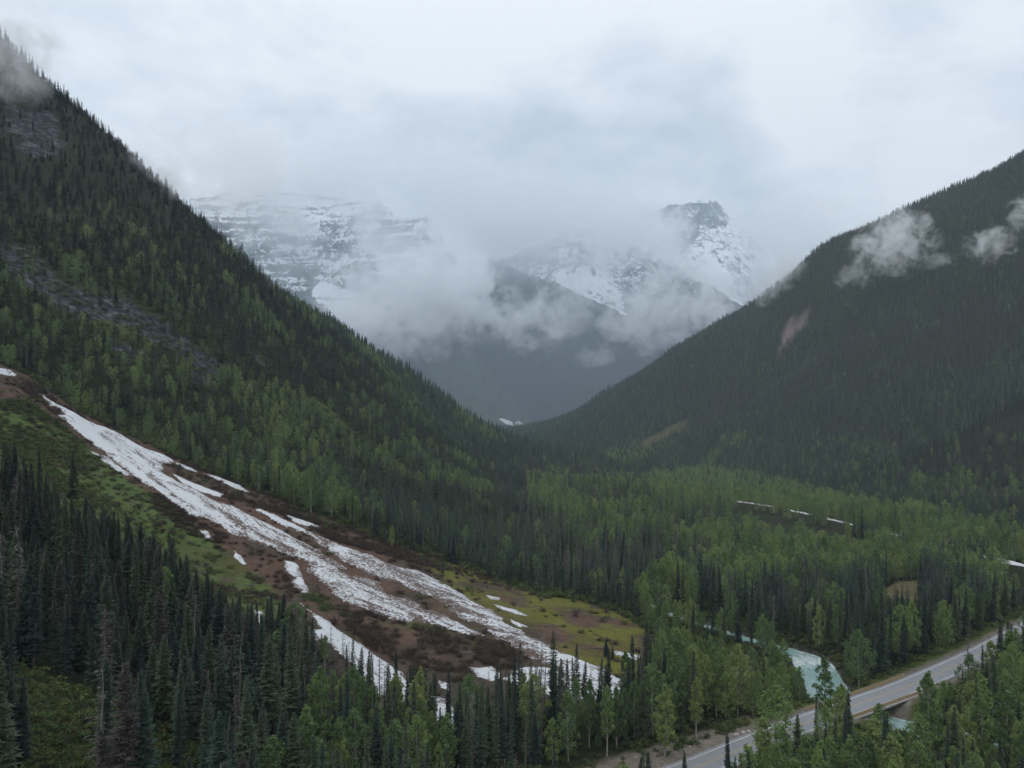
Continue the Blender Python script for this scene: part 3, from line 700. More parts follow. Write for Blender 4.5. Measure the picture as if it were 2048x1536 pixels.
# snow ploughed along the old grade across the valley, and at the far valley end
def track_snow(y0, y1, label, w=2.2, dirt=0.2):
    tr = resample(TRACK, 2.0); tr = tr[(tr[:, 1] > y0) & (tr[:, 1] < y1)]
    if len(tr) < 3: return
    d, nn = frame_of(tr); u = np.linspace(-1, 1, 7); ww = w * (0.6 + 0.9 * vnoise(tr[:, 1] / 9.0, tr[:, 1] * 0, 5))
    ww = ww * np.minimum(1, np.minimum(np.arange(len(tr)), np.arange(len(tr))[::-1]) / 2.0 + 0.1)
    X = tr[:, :1] + nn[:, :1] * u * ww[:, None]; Y = tr[:, 1:] + nn[:, 1:] * u * ww[:, None]
    Z = gz(X, Y) - 0.1 + 1.0 * (1 - u[None] ** 2) + 0.3 * fbm(X, Y, 3, 2, 9)
    me = mesh_np('snow_patch', np.stack([X, Y, Z], -1), grid_faces(7, len(tr)), M_SNOW, True); set_attr(me, 'dirt', np.full(X.size, dirt))
    tag(obj('snow_patch', me), label, 'snow patch', 'snow along the old grade across the valley')
track_snow(690, 752, 'pinkish snow strip at the far end of the old grade among bare trees', 1.5, 0.4)
track_snow(640, 672, 'thin snow strip on the old grade behind the tall birches', 1.2, 0.3)
track_snow(588, 622, 'short snow strip midway along the old grade', 1.2, 0.3)
track_snow(540, 560, 'small snow heap on the old grade above the bright green wood', 1.6)
track_snow(508, 520, 'snow scrap on the old grade between green crowns', 1.6)
track_snow(425, 470, 'bright snow bank on the grade at the right picture edge', 3.2, -0.2)
for px_, py_, rx, ry, hh_, lab in ((1019, 849, 52, 60, 16, 'white snow fan at the far end of the valley'), (1040, 850, 26, 34, 9, 'small snow heap right of the far valley snow fan'), (1012, 857, 80, 26, 4, 'thin snow bar below the far valley snow fan')):
    qx, qy = hit(px_, py_, lambda x, y: np.maximum(gz(x, y), np.where(y > 3500, fz(x, y), -99)), 2600, 6000)
    x, y = np.linspace(-1, 1, 25), np.linspace(-1, 1, 25); U, V = np.meshgrid(x, y); R_ = np.hypot(U, V) * (1 + 0.35 * fbm(U + 9, V + px_, 0.7, 3, 4))
    X, Y = qx[0] + U * rx, qy[0] + V * ry
    Z = np.maximum(gz(X, Y), np.where(Y > 3500, fz(X, Y), -99)) + 1.5 + hh_ * np.clip(1 - R_, 0, 1)
    f = grid_faces(25, 25); f = f[(R_.ravel()[f] < 1).all(1)]; us, inv = np.unique(f, return_inverse=True)
    me = mesh_np('snow_patch', np.stack([X, Y, Z], -1).reshape(-1, 3)[us], inv.reshape(-1, 4), M_SNOW, True); set_attr(me, 'dirt', np.full(len(us), -0.1)); tag(obj('snow_patch', me), lab, 'snow patch')

# ---------------------------------------------------------------- trees and shrubs
def leafmat(name, stops, trans=0.0, sc=0.6, rough=0.8):
    """colour differs from tree to tree (Object Info) and a little within a crown"""
    m = bpy.data.materials.new(name); m.use_nodes = True
    n, l = m.node_tree.nodes, m.node_tree.links
    b = n['Principled BSDF']; b.inputs['Roughness'].default_value = rough; b.inputs['Specular IOR Level'].default_value = 0.12
    oi = n.new('ShaderNodeObjectInfo')
    c = ramp(n, l, oi.outputs['Random'], stops)
    k = noise(n, l, n.new('ShaderNodeTexCoord').outputs['Object'], sc, 3, 0.6)
    c = scale_col(n, l, c, math_node(n, l, 'MULTIPLY_ADD', k, 1.3, 0.35))
    l.new(c, b.inputs['Base Color'])
    if trans:
        t = n.new('ShaderNodeBsdfTranslucent'); l.new(c, t.inputs['Color'])
        mx = n.new('ShaderNodeMixShader'); mx.inputs[0].default_value = trans
        l.new(b.outputs[0], mx.inputs[1]); l.new(t.outputs[0], mx.inputs[2]); l.new(mx.outputs[0], n['Material Output'].inputs[0])
    return m
M_NEEDLE = leafmat('needles', [(0.0, (0.032, 0.048, 0.042)), (0.35, (0.043, 0.067, 0.051)), (0.6, (0.055, 0.082, 0.053)), (0.8, (0.072, 0.096, 0.054)), (1.0, (0.078, 0.086, 0.060))])
M_NEEDLE_BROWN = leafmat('fading_needles', [(0.0, (0.055, 0.050, 0.043)), (0.5, (0.074, 0.063, 0.056)), (1.0, (0.060, 0.062, 0.048))])
M_LEAF = leafmat('spring_leaves', [(0.0, (0.118, 0.185, 0.080)), (0.4, (0.165, 0.245, 0.098)), (0.75, (0.220, 0.300, 0.110)), (1.0, (0.260, 0.305, 0.112))], 0.45, 0.5)
M_BARK = leafmat('bark', [(0.0, (0.075, 0.06, 0.05)), (1.0, (0.12, 0.10, 0.085))], 0, 2.0)
M_PALEBARK = leafmat('pale_bark', [(0.0, (0.24, 0.22, 0.19)), (1.0, (0.34, 0.32, 0.28))], 0, 1.5)
M_GREY = leafmat('weathered_wood', [(0.0, (0.095, 0.082, 0.075)), (0.5, (0.14, 0.122, 0.112)), (1.0, (0.20, 0.185, 0.175))], 0, 1.5)
M_TWIG = leafmat('bare_twigs', [(0.0, (0.050, 0.034, 0.028)), (0.5, (0.075, 0.050, 0.040)), (1.0, (0.085, 0.068, 0.045))], 0, 0.8)
M_SHRUB = leafmat('shrub_leaves', [(0.0, (0.065, 0.105, 0.040)), (0.5, (0.100, 0.150, 0.048)), (1.0, (0.140, 0.160, 0.055))], 0.25, 0.8)

def trunk_mb(H, r0, n=7, lean=0.0, seed=0, top=1.0):
    mb = MB(); rr = np.random.default_rng(seed); z = np.linspace(-0.6, H * top, 9)
    off = np.cumsum(rr.normal(0, 0.006 * H, (9, 2)), 0) * (np.arange(9)[:, None] / 8.0)
    mb.tube(np.c_[off[:, 0] + lean * z, off[:, 1], z], r0 * np.clip(1 - 0.93 * z / H, 0.06, 1.05), n)
    return mb
def conifer(seed, H=20.0, R=2.1, detail=2, low=0.06, thin=1.0, power=0.75):
    """crown of a spruce or fir: whorls of drooping boughs, each a folded blade with side sprays"""
    r = np.random.default_rng(seed); mb = MB()
    if detail == 0:
        T = 8
        for k in range(T):
            t = k / T; z0 = H * (low + (1 - low) * t); L = R * (1 - t) ** power + 0.25; n = 6
            a0 = r.uniform(0, 6.28)
            for j in range(n):
                a = a0 + j * 6.283 / n + r.normal(0, 0.2); l_ = L * r.uniform(0.65, 1.2); w = l_ * 0.62
                d = np.array([math.cos(a), math.sin(a), 0]); s = np.array([-d[1], d[0], 0])
                top = np.array([0, 0, z0 + H / T * 1.5]); tip = d * l_ + [0, 0, z0 - 0.25 * l_]
                m = d * l_ * 0.45 + [0, 0, z0 + H / T * 0.5]
                mb.add([top, m - s * w * 0.6, tip, m + s * w * 0.6], None, [(0, 1, 2), (0, 2, 3)])
        return mb
    step = 0.44 if detail == 2 else 0.95
    z = H * low; lop = r.uniform(0, 6.28)
    while z < H * 0.995:
        t = (z - H * low) / (H * (1 - low)); L0 = R * (1 - t) ** power * (0.82 + 0.3 * vnoise(np.array(z * 0.5), np.array(seed * 3.1))) + 0.16
        if t < 0.12: L0 *= 0.6 + 3.3 * t
        n = int((7 if detail == 2 else 6) * thin + r.uniform(0, 1)); a0 = r.uniform(0, 6.28)
        for j in range(n):
            if r.random() < 0.10: continue
            a = a0 + j * 6.283 / max(n, 1) + r.normal(0, 0.25)
            L = L0 * r.uniform(0.62, 1.18) * (1 + 0.14 * math.cos(a - lop)); dr = (-0.42 + 0.75 * t) + r.normal(0, 0.08)
            d = np.array([math.cos(a), math.sin(a), 0]); s = np.array([-d[1], d[0], 0]); up = np.array([0, 0, 1.0])
            zb = z + r.uniform(-0.2, 0.2)
            q = lambda f, side=0.0, dz=0.0: d * (L * f) + s * side + up * (zb + dr * L * f * (1 - 0.35 * f) + dz)
            w = 0.17 * L + 0.16 if detail == 2 else 0.26 * L + 0.2
            v = [q(0), q(0.5, -w, -0.35 * w), q(0.55), q(0.5, w, -0.35 * w), q(1.0, 0, 0.06 * L)]
            f = [(0, 1, 2), (0, 2, 3), (1, 4, 2), (2, 4, 3)]
            if detail == 2:
                for sd in (-1, 1):
                    for fr in (0.38, 0.68):
                        k = len(v); lw = (0.36 - 0.18 * fr) * L + 0.12
                        v += [q(fr - 0.14), q(fr + 0.10), q(fr + 0.2 + r.uniform(-0.05, 0.1), sd * lw * r.uniform(0.8, 1.3), -0.3 * lw - r.uniform(0, 0.15))]; f.append((k, k + 1, k + 2))
                k = len(v); v += [q(0.25, -0.12), q(0.7, 0.1), q(0.45, 0, -0.28 * L - 0.15)]; f.append((k, k + 1, k + 2))
            mb.add(v, None, f)
        z += step * r.uniform(0.8, 1.2) * (1.15 - 0.45 * t)
    return mb
def snag(seed, H=18.0, detail=2, dense=1.0):
    """bare branches of a dead conifer"""
    r = np.random.default_rng(seed); mb = MB()
    n = int((150 if detail == 2 else 45) * dense)
    for k in range(n):
        t = r.uniform(0.12, 0.98); z = H * t; L = (1.65 * (1 - t) ** 0.6 + 0.25) * r.uniform(0.4, 1.15); a = r.uniform(0, 6.28)
        d = np.array([math.cos(a), math.sin(a), 0]); s = np.array([-d[1], d[0], 0]); dr = -0.35 + 0.4 * t + r.normal(0, 0.12)
        w = 0.045 if detail == 2 else 0.10
        p0 = np.array([0, 0, z]); p1 = d * L + [0, 0, z + dr * L]
        mb.add([p0 + [0, 0, w], p0 - [0, 0, w], p0 + s * w, p1], None, [(0, 1, 3), (1, 2, 3), (2, 0, 3)])
        if detail == 2:
            for q in range(4):
                f = r.uniform(0.3, 0.95); b0 = p0 + (p1 - p0) * f; e = b0 + s * r.choice((-1, 1)) * r.uniform(0.15, 0.5) + d * 0.15 - [0, 0, r.uniform(0.05, 0.35)]
                mb.add([b0 + [0, 0, 0.03], b0 - d * 0.06, e], None, [(0, 1, 2)])
    return mb
def leaves(mb, r, c, rad, n, size, up=0.3):
    p = r.normal(0, 1, (n, 3)); p /= np.linalg.norm(p, axis=1)[:, None]; p *= (r.random((n, 1)) ** 0.45) * np.array(rad)
    nr = r.normal(0, 1, (n, 3)) + [0, 0, up]; nr /= np.linalg.norm(nr, axis=1)[:, None]
    a = np.cross(nr, r.normal(0, 1, (n, 3))); a /= np.linalg.norm(a, axis=1)[:, None]; b = np.cross(nr, a)
    s = size * r.uniform(0.55, 1.25, (n, 1)); c = np.array(c) + p
    v = np.stack([c - a * s * 0.5, c + b * s * 0.34, c + a * s * 0.5, c - b * s * 0.34], 1).reshape(-1, 3)
    mb.add(v, np.arange(n * 4).reshape(n, 4))
def broadleaf(seed, H=18.0, R=3.2, detail=2, base_f=0.28, point=0.8):
    """returns limbs and leaf clumps of a young poplar or birch"""
    r = np.random.default_rng(seed); limbs, cr = MB(), MB()
    K = {2: 64, 1: 26, 0: 13}[detail]; nl = {2: 46, 1: 22, 0: 9}[detail]; sz = {2: 0.50, 1: 0.95, 0: 1.6}[detail]
    for k in range(K):
        t = ((k + r.random()) / K) ** 0.9; z = H * (base_f + (1 - base_f) * t)
        prof = (math.sin(math.pi * min(1, (t * 0.82 + 0.16))) ** point) * (1.0 if t < 0.92 else 0.6)
        a = k * 2.399 + r.normal(0, 0.4); rr_ = R * prof * r.uniform(0.35, 1.05)
        c = np.array([math.cos(a) * rr_, math.sin(a) * rr_, z + r.normal(0, 0.3)])
        s = R * (0.20 + 0.12 * r.random()) * (1.15 - 0.35 * t) * {2: 1.0, 1: 1.35, 0: 1.7}[detail]
        leaves(cr, r, c, (s, s, s * 1.15), nl, sz)
        if detail >= 1 and k % 2 == 0:
            b0 = np.array([0, 0, max(H * 0.15, z - rr_ * 1.1 - 1.0)])
            limbs.tube([b0, b0 * 0.45 + c * 0.55 - [0, 0, 0.15 * rr_], c], [0.09 * (1.2 - t), 0.06 * (1.2 - t), 0.02], 4, False)
    return limbs, cr
def shrub(seed, leafy, detail=1):
    r = np.random.default_rng(seed); mb, lf = MB(), MB()
    for k in range(70 if not leafy else 26):
        a = r.uniform(0, 6.28); e = r.uniform(0.35, 1.3); L = r.uniform(0.9, 1.9)
        d = np.array([math.cos(a) * math.cos(e), math.sin(a) * math.cos(e), math.sin(e)]) * L; o = np.r_[r.normal(0, 0.45, 2), -0.1]
        s = np.cross(d, [0.3, 0.2, 0.9]); s *= 0.05 / np.linalg.norm(s)
        mb.add([o - s, o + s, o + d], None, [(0, 1, 2)])
        for q in range(3):
            f = r.uniform(0.4, 0.9); p = o + d * f; e2 = p + r.normal(0, 0.28, 3) + [0, 0, 0.12]
            mb.add([p - s, p + s, e2], None, [(0, 1, 2)])
    for k in range(7 if leafy else 2):
        c = np.r_[r.normal(0, 0.65, 2), r.uniform(0.45, 1.15)]
        leaves(lf, r, c, (0.6, 0.6, 0.45), 17 if leafy else 5, 0.40)
    return mb, lf

def join(parts, name):
    """[(mesh builder, material), ...] -> one mesh datablock"""
    vs, fs, mi, n = [], [], [], 0
    quads, tris, qm, tm = [], [], [], []
    for k, (mb, _) in enumerate(parts):
        if not mb.v: continue
        vs.append(np.concatenate(mb.v))
        if mb.q: q = np.concatenate(mb.q) + n; quads.append(q); qm += [k] * len(q)
        if mb.t: t = np.concatenate(mb.t) + n; tris.append(t); tm += [k] * len(t)
        n += len(vs[-1])
    f = []
    if quads: f.append(np.concatenate(quads))
    if tris: f.append(np.concatenate(tris))
    me = mesh_np(name, np.concatenate(vs), f)
    for _, m in parts: me.materials.append(m)
    me.polygons.foreach_set('material_index', np.array(qm + tm, np.int32)); me.update()
    return me

# prototypes: near kinds are kept as separate part meshes, far kinds are joined
near_con, near_dead, near_leaf = [], [], []
for k, (R, low, thin, pw) in enumerate([(2.0, 0.05, 1, .75), (2.6, 0.04, 1.05, .8), (1.5, 0.08, 0.9, .65), (2.3, 0.10, 0.85, .7), (1.25, 0.06, 0.95, .6), (1.8, 0.18, 0.75, .65), (2.9, 0.05, 1.0, .85)]):
    near_con.append((trunk_mb(20, 0.26, 7, 0, k), conifer(100 + k, 20, R, 2, low, thin, pw)))
for k, dn in enumerate((1.0, 0.35, 0.75, 1.3)):
    near_dead.append((trunk_mb(18, 0.22, 6, 0.01 * (k - 1.5), 20 + k, 1.0), snag(200 + k, 18, 2, dn)))
for k, (R, bf, pt) in enumerate([(3.2, 0.16, 0.75), (2.6, 0.22, 0.7), (4.0, 0.18, 0.72), (2.3, 0.34, 0.85), (3.6, 0.08, 0.65)]):
    li, cr = broadleaf(300 + k, 18, R, 2, bf, pt)
    t = trunk_mb(17, 0.24, 7, 0, 40 + k); t.add(np.concatenate(li.v), np.concatenate(li.q))
    near_leaf.append((t, cr))
def mids(k, R, d): return join([(trunk_mb(20, 0.26, 4, 0, k), M_BARK), (conifer(400 + k, 20, R, d), M_NEEDLE)], 'spruce')
mid_con = [mids(k, R, 1) for k, R in enumerate((3.3, 4.2, 2.7, 3.8, 2.3))]
lo_con = [join([(conifer(450 + k, 20, R, 0), M_NEEDLE)], 'spruce') for k, R in enumerate((3.0, 3.8, 2.5))]
mid_brown = [join([(trunk_mb(20, 0.26, 4, 0, k), M_GREY), (conifer(470 + k, 20, R, 1, 0.1, 0.75), M_NEEDLE_BROWN)], 'fading_spruce') for k, R in enumerate((2.0, 2.6))]
lo_brown = [join([(conifer(480 + k, 20, R, 0), M_NEEDLE_BROWN)], 'fading_spruce') for k, R in enumerate((2.2, 2.8))]
def midl(k, R, d):
    li, cr = broadleaf(500 + k, 18, R, d, 0.10, 0.7)
    ps = [(trunk_mb(16, 0.22, 4, 0, 60 + k), M_PALEBARK)] if d else []
    if li.v: ps[0][0].add(np.concatenate(li.v), np.concatenate(li.q))
    return join(ps + [(cr, M_LEAF)], 'poplar')
mid_leaf = [midl(k, R, 1) for k, R in enumerate((4.8, 4.0, 5.4, 3.6))]
lo_leaf = [midl(10 + k, R, 0) for k, R in enumerate((5.4, 6.4))]
mid_dead = [join([(trunk_mb(18, 0.24, 4, 0.01, 80 + k), M_GREY), (snag(520 + k, 18, 1), M_GREY)], 'snag') for k in range(3)]
near_con_j = [join([(a, M_BARK), (b, M_NEEDLE)], 'spruce') for a, b in near_con]
near_brown_j = [join([(near_con[k][0], M_GREY), (near_con[k][1], M_NEEDLE_BROWN)], 'fading_spruce') for k in (2, 5)]
near_leaf_j = [join([(a, M_PALEBARK), (b, M_LEAF)], 'poplar') for a, b in near_leaf]
near_dead_j = [join([(a, M_GREY), (b, M_GREY)], 'snag') for a, b in near_dead]
shrub_bare = [join([(a, M_TWIG), (b, M_TWIG)], 'bare_shrub') for a, b in (shrub(600 + k, False) for k in range(3))]
shrub_green = [join([(a, M_TWIG), (b, M_SHRUB)], 'leafy_shrub') for a, b in (shrub(620 + k, True) for k in range(3))]
CON_CROWN = [b.mesh('crown', M_NEEDLE) for a, b in near_con]; CON_TRUNK = [a.mesh('trunk', M_BARK) for a, b in near_con]
LEAF_CROWN = [b.mesh('crown', M_LEAF) for a, b in near_leaf]; LEAF_TRUNK = [a.mesh('trunk', M_PALEBARK) for a, b in near_leaf]
DEAD_CROWN = [b.mesh('crown', M_GREY) for a, b in near_dead]; DEAD_TRUNK = [a.mesh('trunk', M_GREY) for a, b in near_dead]

# ---- where they stand
SNOW_KEYS = []
for o in [q for q in COL.objects if q.name.startswith('snow_patch')]:
    co = np.empty(len(o.data.vertices) * 3, np.float32); o.data.vertices.foreach_get('co', co); co = co.reshape(-1, 3)
    if co[:, 1].max() < 480: SNOW_KEYS.append(np.unique(np.floor(co[:, 0]).astype(int) * 100000 + np.floor(co[:, 1]).astype(int)))
SNOW_KEYS = np.unique(np.concatenate(SNOW_KEYS))
def on_snow(x, y): return np.isin(np.floor(x).astype(int) * 100000 + np.floor(y).astype(int), SNOW_KEYS)
DECID = [([(1195, 905), (1290, 865), (1350, 885), (1260, 935)], .5), ([(1230, 955), (1400, 930), (1560, 955), (1700, 1000), (1850, 1012), (2060, 1050), (2060, 1120), (1880, 1085), (1700, 1050), (1480, 1005), (1330, 1000)], .86),
         ([(1440, 1110), (1480, 1085), (1600, 1050), (1760, 1065), (1890, 1085), (1870, 1130), (1760, 1140), (1600, 1145), (1450, 1160), (1390, 1120)], .92), ([(1275, 1150), (1360, 1125), (1395, 1180), (1365, 1245), (1280, 1245)], .85),
         ([(1310, 1250), (1350, 1245), (1480, 1275), (1590, 1315), (1625, 1385), (1560, 1400), (1440, 1385), (1340, 1370), (1300, 1320)], .86), ([(1870, 1220), (2060, 1150), (2060, 1300), (1900, 1345), (1790, 1360), (1690, 1380), (1750, 1320)], .72),
         ([(490, 1390), (700, 1390), (880, 1425), (910, 1560), (480, 1560)], .45), ([(1110, 1420), (1225, 1420), (1280, 1560), (1090, 1560)], .38), ([(1290, 1380), (1420, 1370), (1430, 1470), (1300, 1500)], .5),
         ([(380, 740), (560, 760), (930, 900), (1000, 980), (860, 960), (640, 900), (420, 850)], .52), ([(180, 780), (560, 830), (700, 960), (560, 960), (330, 890)], .42), ([(500, 900), (680, 930), (720, 1030), (620, 1020)], .5),
         ([(1440, 875), (1465, 862), (1500, 860), (1528, 872), (1520, 892), (1470, 888), (1440, 905), (1425, 930), (1405, 925)], .6), ([(1590, 870), (1790, 870), (1790, 960), (1600, 950)], .16), ([(1820, 935), (2060, 935), (2060, 1000), (1820, 1000)], .22),
         ([(1050, 930), (1290, 950), (1330, 1060), (1180, 1090), (1060, 1010)], .5), ([(1330, 1000), (1560, 1030), (1500, 1080), (1330, 1130)], .6), ([(1880, 1110), (2060, 1110), (2060, 1180), (1900, 1210)], .6), ([(1560, 1200), (1700, 1200), (1700, 1260), (1580, 1290)], .45)]
DEADZ = [([(1500, 560), (1750, 430), (2060, 260), (2060, 960), (1700, 930), (1400, 850)], .18), ([(1040, 930), (1320, 950), (1480, 1020), (1440, 1130), (1200, 1200), (1060, 1120)], .34), ([(1440, 1000), (1720, 1040), (1720, 1075), (1440, 1040)], .6), ([(600, 1330), (1260, 1360), (1280, 1470), (600, 1480)], .40), ([(1500, 1180), (1900, 1190), (1880, 1260), (1500, 1290)], .10)]
FADING = [([(1250, 700), (1500, 560), (1750, 430), (2060, 260), (2060, 900), (1500, 850), (1150, 880)], .22), ([(1690, 640), (2060, 560), (2060, 960), (1900, 960), (1690, 850)], .42), ([(1040, 930), (1300, 940), (1330, 1000), (1100, 1000)], .35), ([(1800, 940), (2060, 900), (2060, 1010), (1800, 1010)], .3)]
def pmap(px, py, zones):
    r = np.zeros(px.shape)
    for q, v in zones: r = np.where(inpoly(px, py, q), v, r)
    return r
def scatter(x0, x1, y0, y1, sp, seed):
    r = np.random.default_rng(seed)
    X, Y = np.meshgrid(np.arange(x0, x1, sp), np.arange(y0, y1, sp))
    X = X + r.uniform(-.5, .5, X.shape) * sp * 0.95 + (np.arange(X.shape[0]) % 2)[:, None] * sp / 2; Y = Y + r.uniform(-.5, .5, Y.shape) * sp * 0.95
    k = (X / Y > -0.76) & (X / Y < 0.76) & (Y > 112)
    return X[k], Y[k]
# horizon of the land, to leave out what stands wholly behind a crest
hb = np.linspace(-0.80, 0.80, 401); hy = np.geomspace(110, 4600, 260)
HH = np.stack([(gz(hb * Y, np.full(401, Y)) - CAM_H) / Y for Y in hy]); HC = np.maximum.accumulate(HH, 0)
def seen(x, y, ztop):
    i = np.clip(((x / y + 0.8) / 1.6 * 400).round().astype(int), 0, 400); j = np.clip(np.searchsorted(hy, y * 0.96) - 1, 0, 259)
    return (ztop - CAM_H) / y > HC[j, i] - 0.012
T = {k: [] for k in ('x', 'y', 'z', 'h', 'kind', 'w')}
FCON, FLEAF, FDEAD, FBROWN = 0, 1, 2, 3
def plant(x, y, r, far=False):
    n = len(x); z = gz(x, y); px, py = proj(x, y, z); dist = y
    mx, my = px, py - 0.5 * FOC * 17.0 / y
    fan = inpoly(px, py, FAN); green = inpoly(px, py, GREEN)
    p_leaf = np.where((px < 1050) & (z > 40) & (y > 430), np.clip(0.17 + 0.85 * fbm(x, y, 70, 3, 61), 0.02, 0.8) * smooth01(330, 560, my) + 0.02, 0.05)
    p_leaf = np.where((px > 1050) & (z > 60), 0.015, p_leaf)
    p_leaf = np.where((y < 300) & (px < 480), 0.008, p_leaf); p_leaf = np.where((y < 265) & (px > 1480) & (py > 1380), 0.62, p_leaf)
    pm = pmap(mx, my, DECID); p_leaf = np.where(pm > 0, np.where(pm > 0.8, pm, pm * (0.35 + 1.0 * smooth01(-0.3, 0.2, fbm(x, y, 42, 3, 71)))), p_leaf)
    p_dead = np.maximum(pmap(px, py, DEADZ), 0.05); p_dead = np.where((px < 560) & (y < 290), 0.07, p_dead); p_dead = np.where((px < 900) & (my < 430) & (y > 500), 0.12, p_dead)
    p_fade = np.maximum(pmap(mx, my, FADING) * (0.1 + 2.0 * smooth01(-0.2, 0.35, fbm(x, y, 170, 3, 81))), np.where((y < 300) & (px < 640), 0.13, 0.04))
    keep = np.ones(n, bool); u = r.random(n); kind = np.where(u < p_leaf, FLEAF, np.where(u < p_leaf + p_dead * (1 - p_leaf), FDEAD, np.where(u < p_leaf + (p_dead + p_fade) * (1 - p_leaf), FBROWN, FCON)))
    keep &= ~(fan & (r.random(n) > np.where((py > 1385) & (px < 1260), 0.10, 0.004)))
    keep &= ~(green & (r.random(n) > 0.015)); keep &= ~(on_snow(x, y) & ((py < 1385) | (px > 1200)))
    for q in ROCKS: keep &= ~(inpoly(px, py, q) & (r.random(n) > 0.10))
    for q in MEADOW: keep &= ~(inpoly(px, py - 4, q) & (r.random(n) > 0.06))
    for q in GLADE: keep &= ~(inpoly(px, py, q) | (inpoly(px, py - 0.30 * FOC * 16 / y, q) & (r.random(n) > 0.1)))
    keep &= ~(inpoly(px, py, SLIDE) & (r.random(n) > 0.08))
    near = (y < 800) & (x > -30)
    dr = np.where(near, polydist(x, y, ROAD_C), 99); dv = np.where(near, polydist(x, y, RIVER_C) - RIVER_W(y), 99); dt = np.where(near, polydist(x, y, TRACK), 99)
    keep &= (dr > 12.5) & (dv > 4.0) & (dt > 9)
    # gravel pull-out on the far side of the road
    keep &= ~((dr < 15.5) & (x < 70) & (y > 160))
    h = np.where(kind == FLEAF, 13.5, 17.5) * r.uniform(0.6, 1.3, n); h *= np.where((y > 420) & (px < 1050), np.where(kind == FLEAF, 0.74, 0.88), 1.0); h *= np.where((z > 150) & (my < 560) & (px < 1050), r.uniform(0.65, 1.45, n), 1.0)
    h = np.where((y < 300) & (px < 600), h * 1.15 * r.uniform(0.65, 1.15, n), h); keep0 = ~((y < 300) & (px < 600) & (r.random(n) < 0.22)); h = np.where((y < 300) & (kind == FLEAF), h * 1.2, h)
    low = inpoly(px, py, [(1280, 1235), (1480, 1270), (1600, 1315), (1640, 1400), (1560, 1420), (1300, 1360)]); h = np.where(low, h * 0.62, h); kind = np.where(low & (kind == FCON) & (r.random(n) < 0.7), FLEAF, kind)
    h *= np.where((px < 1050) & (my < 500), 0.80, 1.0); h *= np.where(z > 330, 0.88, 1.0)
    ed = (polydist(px, py, FAN, True) < 22) & (y < 450) & (py < 1330); h = np.where(ed & (kind != FLEAF), h * 0.8, h)
    # keep the sight of river and old grade as open as in the photograph
    for line, lo in (([(1340, 1240), (1420, 1262), (1500, 1288), (1590, 1312)], 6.0), ([(1600, 1315), (1640, 1370), (1655, 1400)], 15.0), ([(1735, 1405), (1840, 1372)], 26.0), ([(1340, 1528), (1480, 1488)], 16.0), ([(1540, 1478), (1640, 1442)], 8.0), ([(1862, 1357), (1905, 1338)], 6.0), ([(1930, 1328), (1962, 1310)], 5.0), ([(1940, 1490), (1960, 1494)], 10.0), ([(1470, 1012), (1560, 1030), (1720, 1072)], 7.0), ([(2010, 1134), (2060, 1145)], 8.0)):
        dline = polydist(px, py - FOC * h / y, line)
        for f in (1.0, 0.75, 0.5, 0.3):
            keep &= ~((polydist(px, py - f * FOC * h / y, line) < lo) & (r.random(n) > 0.12))
    top_line = np.interp(px, [-200, 0, 60, 110, 200, 260, 330, 400, 440, 500, 600, 640, 720, 800, 900, 1000], [880, 885, 900, 985, 1020, 1045, 1095, 1150, 1185, 1200, 1195, 1235, 1285, 1325, 1345, 1320])
    lim = (top_line + r.normal(0, 16, n) - py) * -y / FOC
    hh = np.where((y < 330) & (px < 1000), np.minimum(h, lim), h); keep &= hh > np.where(hh < h, 5.0, 0); h = hh
    for q in GLADE[2:]:
        for f in (1.0, 0.8, 0.6, 0.4, 0.2): keep &= ~(inpoly(px, py - f * FOC * h / y, q) & (r.random(n) > 0.10))
    keep &= keep0 & seen(x, y, z + h)
    for k_, v in zip(('x', 'y', 'z', 'h', 'kind', 'w'), (x, y, z, h, kind, r.uniform(0.8, 1.2, n) * np.where((y < 300) & (px < 600), 1.45, 1.0))): T[k_].append(v[keep])
x, y = scatter(-420, 420, 112, 430, 4.9, 1); plant(x, y, np.random.default_rng(11))
x, y = scatter(-1000, 1000, 430, 1250, 6.9, 2); plant(x, y, np.random.default_rng(12))
x, y = scatter(-1000, 1700, 1250, 3300, 9.0, 3); plant(x, y, np.random.default_rng(13))
for k in T: T[k] = np.concatenate(T[k])
